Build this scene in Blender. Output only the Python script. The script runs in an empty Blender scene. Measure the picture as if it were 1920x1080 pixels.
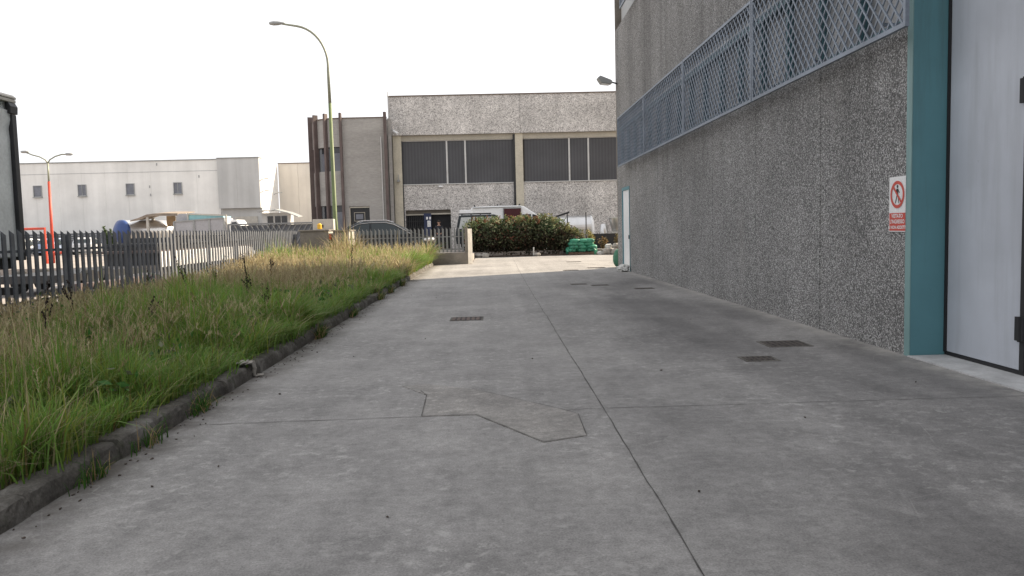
import bpy, math, random
import numpy as np
from mathutils import Vector, Matrix

random.seed(7)
rng = np.random.default_rng(11)
SC = bpy.context.scene
COL = SC.collection
R = math.radians

# ------------------------------------------------------------------ camera
cam_d = bpy.data.cameras.new("camera")
cam_d.lens = 27.75
cam_d.sensor_width = 36
cam_d.clip_start = 0.05
cam_d.clip_end = 3000
cam = bpy.data.objects.new("camera", cam_d)
COL.objects.link(cam)
CM = Matrix.Rotation(-0.0237387, 4, 'Z') @ Matrix.Rotation(math.pi / 2 - 0.0748031, 4, 'X') @ Matrix.Rotation(-0.025, 4, 'Z')
cam.matrix_world = Matrix.Translation((0, 0, 1.4)) @ CM
SC.camera = cam

# ------------------------------------------------------------------ sky, sun, exposure
SUN_EL, SUN_AZ = R(34), R(61)
w = bpy.data.worlds.new("World")
SC.world = w
w.use_nodes = True
nt = w.node_tree
nt.nodes.clear()
sky = nt.nodes.new("ShaderNodeTexSky")
sky.sky_type = 'NISHITA'
sky.sun_disc = False
sky.sun_elevation = SUN_EL
sky.sun_rotation = SUN_AZ
sky.air_density = 1.0
sky.dust_density = 3.0
sky.ozone_density = 1.0
hs = nt.nodes.new("ShaderNodeHueSaturation")
hs.inputs['Saturation'].default_value = 0.22
bg = nt.nodes.new("ShaderNodeBackground")
bg.inputs['Strength'].default_value = 0.15
wo = nt.nodes.new("ShaderNodeOutputWorld")
nt.links.new(sky.outputs[0], hs.inputs['Color'])
hz = nt.nodes.new("ShaderNodeMix")          # thin bright haze evens the sky out
hz.data_type = 'RGBA'
hz.inputs[0].default_value = 0.85
hz.inputs[7].default_value = (3.85, 3.85, 3.95, 1)
nt.links.new(hs.outputs[0], hz.inputs[6])
nt.links.new(hz.outputs[2], bg.inputs['Color'])
nt.links.new(bg.outputs[0], wo.inputs['Surface'])

sd = bpy.data.lights.new("sun", 'SUN')
sd.energy = 5.0
sd.angle = R(0.6)
sd.color = (1.0, 0.84, 0.63)
so = bpy.data.objects.new("sun", sd)
COL.objects.link(so)
sdir = Vector((math.sin(SUN_AZ) * math.cos(SUN_EL), math.cos(SUN_AZ) * math.cos(SUN_EL), math.sin(SUN_EL)))
so.rotation_euler = (-sdir).to_track_quat('-Z', 'Y').to_euler()
so.location = sdir * 80

SC.view_settings.view_transform = 'Standard'
SC.view_settings.look = 'None'
SC.view_settings.gamma = 1.0
SC.view_settings.use_curve_mapping = False
SC.view_settings.exposure = 1.1


# ------------------------------------------------------------------ materials
class NT:
    def __init__(s, name):
        s.m = bpy.data.materials.new(name)
        s.m.use_nodes = True
        s.t = s.m.node_tree
        s.b = s.t.nodes["Principled BSDF"]
        s.geo = None

    def n(s, typ, **kw):
        nd = s.t.nodes.new(typ)
        for k, v in kw.items():
            setattr(nd, k, v)
        return nd

    def link(s, a, b):
        s.t.links.new(a, b)

    def pos(s, scale=None):
        if s.geo is None:
            s.geo = s.n("ShaderNodeTexCoord").outputs['Object']
        if scale is None:
            return s.geo
        mp = s.n("ShaderNodeMapping")
        mp.inputs['Scale'].default_value = scale
        s.link(s.geo, mp.inputs['Vector'])
        return mp.outputs[0]

    def noise(s, scale, detail=4, rough=0.55, stretch=None, dist=0.0):
        nd = s.n("ShaderNodeTexNoise")
        nd.inputs['Scale'].default_value = scale
        nd.inputs['Detail'].default_value = detail
        nd.inputs['Roughness'].default_value = rough
        nd.inputs['Distortion'].default_value = dist
        s.link(s.pos(stretch), nd.inputs['Vector'])
        return nd.outputs['Fac']

    def voro(s, scale, stretch=None, out='Color', feature='F1'):
        nd = s.n("ShaderNodeTexVoronoi", feature=feature)
        nd.inputs['Scale'].default_value = scale
        s.link(s.pos(stretch), nd.inputs['Vector'])
        return nd.outputs[out]

    def ramp(s, fac, stops, interp='LINEAR'):
        nd = s.n("ShaderNodeValToRGB")
        cr = nd.color_ramp
        cr.interpolation = interp
        while len(cr.elements) < len(stops):
            cr.elements.new(0.5)
        for e, (p, c) in zip(cr.elements, stops):
            e.position = p
            if not hasattr(c, '__len__'):
                c = (c, c, c)
            e.color = (c[0], c[1], c[2], 1)
        s.link(fac, nd.inputs[0])
        return nd.outputs[0]

    def mix(s, fac, a, b, mode='MIX'):
        nd = s.n("ShaderNodeMix", data_type='RGBA', blend_type=mode)
        for sock, v in ((nd.inputs[0], fac), (nd.inputs[6], a), (nd.inputs[7], b)):
            if hasattr(v, 'is_output'):
                s.link(v, sock)
            elif hasattr(v, '__len__'):
                sock.default_value = (v[0], v[1], v[2], 1)
            else:
                sock.default_value = v if sock == nd.inputs[0] else (v, v, v, 1)
        return nd.outputs[2]

    def math(s, op, a, b=0.0, clamp=False):
        nd = s.n("ShaderNodeMath", operation=op, use_clamp=clamp)
        for i, v in enumerate((a, b)):
            if hasattr(v, 'is_output'):
                s.link(v, nd.inputs[i])
            else:
                nd.inputs[i].default_value = v
        return nd.outputs[0]

    def bump(s, h, strength=0.3, dist=0.01):
        nd = s.n("ShaderNodeBump")
        nd.inputs['Strength'].default_value = strength
        nd.inputs['Distance'].default_value = dist
        s.link(h, nd.inputs['Height'])
        s.link(nd.outputs[0], s.b.inputs['Normal'])

    def done(s, col=None, rough=0.8, metal=0.0, spec=None):
        if col is not None:
            if hasattr(col, 'is_output'):
                s.link(col, s.b.inputs['Base Color'])
            else:
                s.b.inputs['Base Color'].default_value = (col[0], col[1], col[2], 1)
        if hasattr(rough, 'is_output'):
            s.link(rough, s.b.inputs['Roughness'])
        else:
            s.b.inputs['Roughness'].default_value = rough
        s.b.inputs['Metallic'].default_value = metal
        if spec is not None:
            s.b.inputs['Specular IOR Level'].default_value = spec
        return s.m


def plain(name, c, rough=0.7, metal=0.0, var=0.18, scale=3.0, bump=0.05, bscale=40, stretch=None, spec=None):
    t = NT(name)
    a = t.noise(scale, 6, 0.6, stretch)
    f = t.noise(scale * 14, 3, 0.6, stretch)
    lo = tuple(x * (1 - var) for x in c)
    hi = tuple(min(1, x * (1 + var)) for x in c)
    col = t.ramp(a, [(0.3, lo), (0.7, hi)])
    col = t.mix(0.35, col, t.mix(1.0, col, t.ramp(f, [(0.3, 0.7), (0.7, 1.25)]), 'MULTIPLY'))
    if bump:
        t.bump(t.noise(bscale, 4), bump, 0.01)
    return t.done(col, rough, metal, spec)


def aggregate(name, scale, dark, mid, light, streak=0.35, tint=(1, 1, 1), bumpd=0.012, edge_lo=0.5, streaks=False):
    t = NT(name)
    v = t.voro(scale)
    sep = t.n("ShaderNodeSeparateColor")
    t.link(v, sep.inputs[0])
    T = lambda x: tuple(x * k for k in tint)
    col = t.ramp(sep.outputs[0], [(0.0, T(dark * 0.6)), (0.3, T((dark + mid) / 2)), (0.6, T(mid)), (0.85, T((mid + light) / 2)), (1.0, T(light))])
    dd = t.voro(scale, out='Distance')
    edge = t.ramp(dd, [(0.25, 1.12), (0.8, edge_lo)])
    col = t.mix(1.0, col, edge, 'MULTIPLY')
    big = t.ramp(t.noise(0.55, 6, 0.6), [(0.3, 0.78), (0.7, 1.18)])
    col = t.mix(1.0, col, big, 'MULTIPLY')
    medium = t.ramp(t.noise(scale * 0.18, 4, 0.6), [(0.3, 0.86), (0.7, 1.12)])
    col = t.mix(1.0, col, medium, 'MULTIPLY')
    st = t.ramp(t.noise(1.0, 5, 0.6, (2.2, 2.2, 0.12)), [(0.42, 1 - streak), (0.6, 1.05)])
    col = t.mix(1.0, col, st, 'MULTIPLY')
    if streaks:
        # rain-washed dark runs below the grille and odd pale lime blooms
        sx = t.n("ShaderNodeSeparateXYZ")
        t.link(t.pos(), sx.inputs[0])
        mr = t.n("ShaderNodeMapRange")
        mr.interpolation_type = 'SMOOTHSTEP'
        mr.inputs[1].default_value = 1.6
        mr.inputs[2].default_value = 3.3
        t.link(sx.outputs[2], mr.inputs[0])
        runs = t.ramp(t.noise(1.0, 4, 0.6, (1, 2.6, 0.1)), [(0.5, 0.0), (0.7, 0.5)])
        col = t.mix(t.math('MULTIPLY', mr.outputs[0], runs), col, t.mix(1.0, col, (0.5, 0.49, 0.48), 'MULTIPLY'))
        bl = t.ramp(t.noise(0.9, 6, 0.65, (1, 1, 0.6)), [(0.58, 0.0), (0.72, 0.22)])
        col = t.mix(bl, col, (0.40, 0.385, 0.36))
    t.bump(t.math('SUBTRACT', 1.0, dd), 0.7, bumpd)
    return t.done(col, 0.85, 0, 0.3)


M = {}
M['near_agg'] = aggregate('near_pebble_concrete', 70, 0.145, 0.30, 0.50, 0.0, (1.015, 1.0, 0.985), 0.012, 0.42, True)
M['far_agg'] = aggregate('far_pebble_concrete', 22, 0.46, 0.61, 0.74, 0.05, (1.04, 1.0, 0.965), 0.008, 0.6)
M['road'] = None


def road_mat(name='yard_concrete', patch=False):
    t = NT(name)
    col = t.ramp(t.noise(0.33, 7, 0.62), [(0.3, (0.19, 0.184, 0.18)), (0.52, (0.252, 0.244, 0.237)), (0.72, (0.31, 0.30, 0.288))])
    mid = t.ramp(t.noise(2.6, 8, 0.65), [(0.25, 0.8), (0.75, 1.2)])
    col = t.mix(1.0, col, mid, 'MULTIPLY')
    fine = t.ramp(t.noise(90, 4, 0.8), [(0.3, 0.62), (0.7, 1.38)])
    grit = t.ramp(t.noise(14, 8, 0.75), [(0.3, 0.74), (0.7, 1.24)])
    col = t.mix(1.0, col, grit, 'MULTIPLY')
    col = t.mix(1.0, col, fine, 'MULTIPLY')
    # pale scuffed laitance patches
    sc = t.ramp(t.noise(8.5, 10, 0.78, None, 0.2), [(0.53, 0.0), (0.59, 0.55), (0.7, 1.0)])
    scm = t.ramp(t.noise(0.55, 4), [(0.38, 0.12), (0.56, 1.0)])
    col = t.mix(t.mix(1.0, sc, scm, 'MULTIPLY'), col, (0.4, 0.39, 0.375))
    sp = t.ramp(t.noise(40, 6, 0.75), [(0.58, 0.0), (0.66, 0.8)])
    col = t.mix(t.mix(1.0, sp, t.ramp(t.noise(1.3, 3), [(0.45, 0), (0.65, 1)]), 'MULTIPLY'), col, (0.42, 0.41, 0.4))
    # long dark blotches, heavier on the wall side of the joint
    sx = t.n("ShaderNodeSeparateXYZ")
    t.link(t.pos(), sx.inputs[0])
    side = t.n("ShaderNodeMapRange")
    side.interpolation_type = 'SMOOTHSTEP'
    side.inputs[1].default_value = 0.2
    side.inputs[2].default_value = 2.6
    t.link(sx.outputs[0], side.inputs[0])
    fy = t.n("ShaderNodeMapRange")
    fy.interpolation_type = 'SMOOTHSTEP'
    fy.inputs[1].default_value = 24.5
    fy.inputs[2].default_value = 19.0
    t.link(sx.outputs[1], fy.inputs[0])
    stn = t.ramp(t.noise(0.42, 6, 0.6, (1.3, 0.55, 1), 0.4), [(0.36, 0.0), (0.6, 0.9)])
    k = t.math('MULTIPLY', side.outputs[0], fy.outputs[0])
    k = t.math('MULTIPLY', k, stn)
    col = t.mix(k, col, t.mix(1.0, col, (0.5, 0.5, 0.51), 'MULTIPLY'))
    # brown dirt washed up against the kerb
    kd = t.n("ShaderNodeMapRange")
    kd.interpolation_type = 'SMOOTHSTEP'
    kd.inputs[1].default_value = -1.95
    kd.inputs[2].default_value = -2.4
    t.link(sx.outputs[0], kd.inputs[0])
    dk = t.math('MULTIPLY', kd.outputs[0], t.ramp(t.noise(2.2, 6, 0.65), [(0.36, 0.0), (0.6, 0.9)]))
    col = t.mix(dk, col, (0.085, 0.075, 0.065))
    # pale dust swept against the foot of the wall
    wd_ = t.n("ShaderNodeMapRange")
    wd_.interpolation_type = 'SMOOTHSTEP'
    wd_.inputs[1].default_value = 3.85
    wd_.inputs[2].default_value = 4.2
    t.link(sx.outputs[0], wd_.inputs[0])
    dk = t.math('MULTIPLY', wd_.outputs[0], t.ramp(t.noise(3.0, 7, 0.7), [(0.38, 0.1), (0.62, 0.85)]))
    dk = t.math('MULTIPLY', dk, t.ramp(t.math('MULTIPLY', sx.outputs[1], 0.033), [(0.86, 1.0), (0.88, 0.0)]))
    col = t.mix(dk, col, (0.36, 0.345, 0.32))
    if patch:
        col = t.mix(1.0, col, (1.05, 1.03, 1.0), 'MULTIPLY')
        col = t.mix(t.ramp(t.noise(5.5, 7, 0.7), [(0.45, 0.0), (0.62, 0.4)]), col, (0.17, 0.165, 0.158))
    # tyre tracks along the drive
    tr = t.ramp(t.noise(1.0, 4, 0.5, (2.4, 0.05, 1)), [(0.35, 0.9), (0.65, 1.06)])
    col = t.mix(1.0, col, tr, 'MULTIPLY')
    # hairline crazing
    vd = t.voro(2.2, (1, 1, 1), 'Distance', 'DISTANCE_TO_EDGE')
    cr = t.math('MULTIPLY', t.ramp(vd, [(0.0, 1.0), (0.012, 0.0)]), t.ramp(t.noise(0.6, 4), [(0.5, 0.0), (0.66, 0.55)]))
    col = t.mix(cr, col, (0.33, 0.32, 0.31))
    t.bump(t.noise(55, 6, 0.7), 0.25, 0.006)
    return t.done(col, 0.82, 0, 0.35)


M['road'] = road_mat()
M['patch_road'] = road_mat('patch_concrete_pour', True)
M['patch'] = plain('patch_concrete', (0.26, 0.25, 0.236), 0.9, 0, 0.4, 7.0, 0.7, 60)
M['joint'] = plain('joint_dirt', (0.075, 0.07, 0.066), 0.95, 0, 0.4, 8)
M['lot'] = plain('pale_lot_ground', (0.30, 0.27, 0.245), 0.95, 0, 0.16, 0.25, 0.2, 8)
M['soil'] = plain('verge_soil', (0.07, 0.055, 0.035), 1.0, 0, 0.4, 5, 0.5, 30)
M['bed'] = plain('leaf_littered_soil', (0.06, 0.045, 0.035), 1.0, 0, 0.5, 6, 0.6, 25)


def kerb_mat():
    t = NT('weathered_kerb')
    col = t.ramp(t.noise(2.4, 8, 0.65), [(0.3, (0.06, 0.055, 0.05)), (0.52, (0.125, 0.117, 0.106)), (0.74, (0.27, 0.26, 0.245))])
    f = t.ramp(t.noise(55, 4, 0.7), [(0.25, 0.6), (0.75, 1.35)])
    col = t.mix(1.0, col, f, 'MULTIPLY')
    moss = t.ramp(t.noise(4.5, 6, 0.6), [(0.58, 0.0), (0.72, 0.6)])
    col = t.mix(moss, col, (0.05, 0.06, 0.03))
    t.bump(t.noise(28, 7, 0.7), 0.6, 0.015)
    return t.done(col, 0.95, 0, 0.2)


M['kerb'] = kerb_mat()
def worn_paint(name, c, dirt, scale, amt, rough=0.5):
    t = NT(name)
    col = t.ramp(t.noise(0.8, 5, 0.6), [(0.3, tuple(x * 0.88 for x in c)), (0.7, tuple(x * 1.12 for x in c))])
    runs = t.ramp(t.noise(1.0, 6, 0.65, (4, 4, 0.35)), [(0.5, 0.0), (0.72, amt)])
    col = t.mix(runs, col, dirt)
    sp = t.ramp(t.noise(scale, 7, 0.75), [(0.64, 0.0), (0.7, 0.75)])
    spm = t.ramp(t.noise(1.7, 3), [(0.48, 0.0), (0.62, 1.0)])
    col = t.mix(t.mix(1.0, sp, spm, 'MULTIPLY'), col, dirt)
    t.bump(t.noise(5, 4), 0.06, 0.01)
    return t.done(col, rough)


M['teal'] = plain('teal_paint', (0.068, 0.175, 0.205), 0.5, 0, 0.16, 1.2, 0.05, 20)
M['teal_light'] = plain('teal_paint_worn', (0.17, 0.29, 0.29), 0.5, 0, 0.15, 3, 0.05, 20)
M['door_white'] = plain('gate_white_paint', (0.31, 0.33, 0.37), 0.5, 0, 0.06, 0.8, 0.04, 6)
M['teal'] = worn_paint('teal_paint_aged', (0.085, 0.215, 0.25), (0.055, 0.095, 0.1), 22, 0.45)
M['teal_light'] = worn_paint('teal_paint_chipped', (0.17, 0.29, 0.29), (0.06, 0.05, 0.045), 16, 0.5)
M['door_white'] = worn_paint('gate_paint_grubby', (0.44, 0.465, 0.515), (0.31, 0.32, 0.345), 20, 0.55)
M['teal_dark'] = plain('teal_window_steel', (0.05, 0.12, 0.145), 0.5, 0, 0.2)
M['rubber'] = plain('black_rubber', (0.012, 0.012, 0.014), 0.7, 0, 0.2)
M['sill'] = plain('pale_threshold', (0.40, 0.40, 0.40), 0.85, 0, 0.25, 3, 0.2, 40)
M['grille'] = plain('blue_grey_steel', (0.175, 0.205, 0.25), 0.5, 0.1, 0.2, 2, 0)
M['panel'] = None


def glazing_mat():
    t = NT('dusty_translucent_glazing')
    a = t.noise(1.1, 5, 0.6, (1, 1, 0.8))
    col = t.ramp(a, [(0.3, (0.06, 0.062, 0.07)), (0.5, (0.17, 0.173, 0.18)), (0.7, (0.36, 0.36, 0.365))])
    return t.done(col, 0.35, 0, 0.5)


M['panel'] = glazing_mat()
M['dark'] = plain('dark_interior', (0.012, 0.012, 0.014), 0.9, 0, 0.2)
M['cream'] = plain('cream_concrete', (0.53, 0.49, 0.40), 0.85, 0, 0.12, 0.8, 0.1, 10)
M['cream_dark'] = plain('cream_concrete_beam', (0.42, 0.39, 0.33), 0.85, 0, 0.12, 0.8)


def ribbed_glass():
    t = NT('black_ribbed_glazing')
    wv = t.n("ShaderNodeTexWave")
    wv.inputs['Scale'].default_value = 1.6
    wv.inputs['Distortion'].default_value = 0.4
    t.link(t.pos((1, 0, 0.02)), wv.inputs['Vector'])
    col = t.ramp(wv.outputs[0], [(0.2, (0.066, 0.067, 0.074)), (0.8, (0.082, 0.083, 0.09))])
    col = t.mix(1.0, col, t.ramp(t.noise(0.5, 4), [(0.3, 0.85), (0.7, 1.15)]), 'MULTIPLY')
    return t.done(col, 0.45, 0, 0.3)


M['black_glass'] = ribbed_glass()
M['win_dark'] = plain('dark_window_glass', (0.03, 0.033, 0.04), 0.2, 0, 0.3, 1.5, 0, spec=0.6)
M['win_mid'] = plain('curtained_window_glass', (0.16, 0.17, 0.2), 0.3, 0, 0.25, 1.5, 0, spec=0.5)
M['alu'] = plain('pale_aluminium', (0.55, 0.55, 0.54), 0.5, 0.1, 0.1)


def block_mat():
    t = NT('rough_grey_render')
    a = t.noise(6.0, 8, 0.7, (0.6, 0.6, 2.2))
    col = t.ramp(a, [(0.25, (0.27, 0.26, 0.248)), (0.75, (0.41, 0.395, 0.375))])
    b = t.noise(0.7, 5, 0.6, (0.3, 0.3, 1.6))
    col = t.mix(1.0, col, t.ramp(b, [(0.3, 0.86), (0.7, 1.16)]), 'MULTIPLY')
    t.bump(a, 0.8, 0.03)
    return t.done(col, 0.9, 0, 0.3)


M['block'] = block_mat()
M['fin'] = plain('brown_rusty_steel', (0.115, 0.086, 0.08), 0.7, 0, 0.25, 1.5)
M['coping'] = plain('dull_brown_coping', (0.16, 0.125, 0.105), 0.7, 0, 0.2)


def stained_wall(name, c, streak):
    t = NT(name)
    a = t.noise(1.0, 6, 0.6, (0.9, 0.9, 0.05))
    col = t.ramp(a, [(0.3, tuple(x * (1 - streak) for x in c)), (0.65, c)])
    b = t.noise(0.35, 5, 0.6)
    col = t.mix(1.0, col, t.ramp(b, [(0.3, 0.9), (0.7, 1.07)]), 'MULTIPLY')
    return t.done(col, 0.9, 0, 0.2)


M['ware'] = stained_wall('pale_stained_panels', (0.80, 0.795, 0.775), 0.13)
M['ware_grey'] = stained_wall('grey_stained_panels', (0.52, 0.525, 0.525), 0.2)
M['ware_beige'] = stained_wall('beige_panels', (0.66, 0.62, 0.56), 0.14)
M['galv'] = plain('dull_galvanised_steel', (0.105, 0.113, 0.13), 0.65, 0.0, 0.3, 2.5, 0.05, 30)
M['galv_light'] = plain('bright_galvanised_steel', (0.2, 0.205, 0.21), 0.6, 0.1, 0.2, 2.5)
M['conc_wall'] = plain('old_concrete', (0.21, 0.19, 0.165), 0.95, 0, 0.25, 1.6, 0.3, 20)
M['conc_pale'] = plain('pale_finish_and_lit_sides', (0.46, 0.44, 0.40), 0.9, 0, 0.15, 2)  # also colours the painted-on sunlit sides of the gate pillars
M['conc_grey'] = plain('pale_grey_concrete', (0.27, 0.262, 0.25), 0.9, 0, 0.25, 2.5, 0.2)
M['white'] = plain('white_vehicle_paint', (0.78, 0.79, 0.80), 0.35, 0, 0.04, 1.5, 0)
M['white_plastic'] = plain('white_plastic', (0.5, 0.5, 0.48), 0.6, 0, 0.22, 9, 0.3, 14)
M['carpaint'] = plain('dark_blue_grey_paint', (0.022, 0.028, 0.034), 0.4, 0.0, 0.1, 1, 0, spec=0.3)
M['carglass'] = plain('car_glass', (0.02, 0.03, 0.034), 0.12, 0, 0.1, 1, 0, spec=0.45)
M['paleglass'] = plain('sky_pale_car_glass', (0.42, 0.44, 0.44), 0.2, 0, 0.1, 1, 0, spec=0.6)  # sky reflection painted in as a pale glass colour
M['chrome'] = plain('chrome_trim', (0.6, 0.6, 0.62), 0.2, 0.9, 0.05, 1, 0)
M['tyre'] = plain('tyre_rubber', (0.02, 0.02, 0.02), 0.85, 0, 0.2)
M['headlamp'] = plain('headlamp_lens', (0.75, 0.77, 0.8), 0.15, 0, 0.05, 1, 0, spec=0.8)
M['steel'] = plain('stainless_steel', (0.62, 0.62, 0.62), 0.33, 0.75, 0.08, 1.5, 0)
M['maroon'] = plain('maroon_load_lining', (0.06, 0.012, 0.016), 0.8, 0, 0.2)
M['blue_door'] = plain('navy_blue_paint', (0.012, 0.022, 0.07), 0.5, 0, 0.15)
M['blue_tank'] = plain('royal_blue_paint', (0.022, 0.055, 0.19), 0.35, 0, 0.12, 1.0)
M['paper'] = plain('white_paper', (0.75, 0.75, 0.75), 0.8, 0, 0.03)
M['orange'] = plain('red_orange_paint', (0.5, 0.06, 0.03), 0.5, 0, 0.12)
M['pole_green'] = plain('green_pole_paint', (0.12, 0.16, 0.065), 0.6, 0, 0.35, 0.7, 0, stretch=(1, 1, 0.5))
M['pole_grey'] = plain('grey_pole_steel', (0.25, 0.26, 0.2), 0.5, 0.2, 0.25, 0.7, 0)
M['lamp_grey'] = plain('grey_lamp_housing', (0.30, 0.31, 0.31), 0.5, 0, 0.1)
M['tarp'] = plain('grey_truck_curtain', (0.60, 0.63, 0.635), 0.45, 0, 0.12, 1.2, 0.5, 3)
M['black_paint'] = plain('black_steel', (0.02, 0.021, 0.024), 0.55, 0, 0.25)
M['green_net'] = plain('green_wrapping_film', (0.035, 0.205, 0.13), 0.5, 0, 0.5, 5, 0.6, 14)
M['wood'] = plain('old_pallet_wood', (0.14, 0.1, 0.07), 0.9, 0, 0.3, 8)
M['tan'] = plain('tan_board', (0.48, 0.36, 0.24), 0.85, 0, 0.15)
M['rust_roof'] = plain('dusty_brown_sheet', (0.26, 0.215, 0.175), 0.9, 0, 0.25, 1.0)
M['cyan'] = plain('faded_cyan_tarp', (0.28, 0.52, 0.55), 0.7, 0, 0.1)
M['tipper'] = plain('dull_grey_truck_body', (0.36, 0.36, 0.38), 0.6, 0, 0.12, 0.8)
M['stone'] = plain('rubble_stone', (0.33, 0.31, 0.28), 0.95, 0, 0.3, 6, 0.5, 20)
M['red_sign'] = plain('sign_red', (0.52, 0.055, 0.035), 0.45, 0, 0.06, 4, 0)
M['sign_white'] = plain('sign_white', (0.72, 0.72, 0.72), 0.45, 0, 0.04, 4, 0)
M['sign_black'] = plain('sign_black', (0.015, 0.015, 0.015), 0.5, 0, 0.1)
M['iron'] = plain('rusty_cast_iron', (0.06, 0.05, 0.044), 0.8, 0.2, 0.35, 9, 0.5, 50)
M['iron_red'] = plain('reddish_cast_iron', (0.10, 0.07, 0.06), 0.8, 0.2, 0.35, 9, 0.5, 50)
M['weed'] = plain('dry_weed', (0.03, 0.02, 0.016), 0.95, 0, 0.35, 12)
M['stem'] = plain('woody_stem', (0.06, 0.045, 0.03), 0.95, 0, 0.35, 12)
M['yellow'] = plain('yellow_plastic', (0.7, 0.4, 0.03), 0.5)
M['skin'] = plain('skin', (0.42, 0.25, 0.18), 0.6, 0, 0.08)
M['cloth'] = plain('dark_work_clothes', (0.02, 0.022, 0.03), 0.9, 0, 0.2)
M['hair'] = plain('dark_hair', (0.02, 0.015, 0.012), 0.8)
M['green_sack'] = plain('green_sack', (0.05, 0.16, 0.10), 0.8, 0, 0.25, 8, 0.4)


def leaf_mat(name, trans=0.35):
    t = NT(name)
    at = t.n("ShaderNodeAttribute", attribute_name="Col")
    tr = t.n("ShaderNodeBsdfTranslucent")
    t.link(at.outputs['Color'], tr.inputs['Color'])
    t.link(at.outputs['Color'], t.b.inputs['Base Color'])
    t.b.inputs['Roughness'].default_value = 0.6
    t.b.inputs['Specular IOR Level'].default_value = 0.25
    ms = t.n("ShaderNodeMixShader")
    ms.inputs[0].default_value = trans
    t.link(t.b.outputs[0], ms.inputs[1])
    t.link(tr.outputs[0], ms.inputs[2])
    out = [n for n in t.t.nodes if n.type == 'OUTPUT_MATERIAL'][0]
    t.link(ms.outputs[0], out.inputs['Surface'])
    return t.m


M['leaf'] = leaf_mat('leaves')
M['blade'] = leaf_mat('grass_blades', 0.4)


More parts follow.
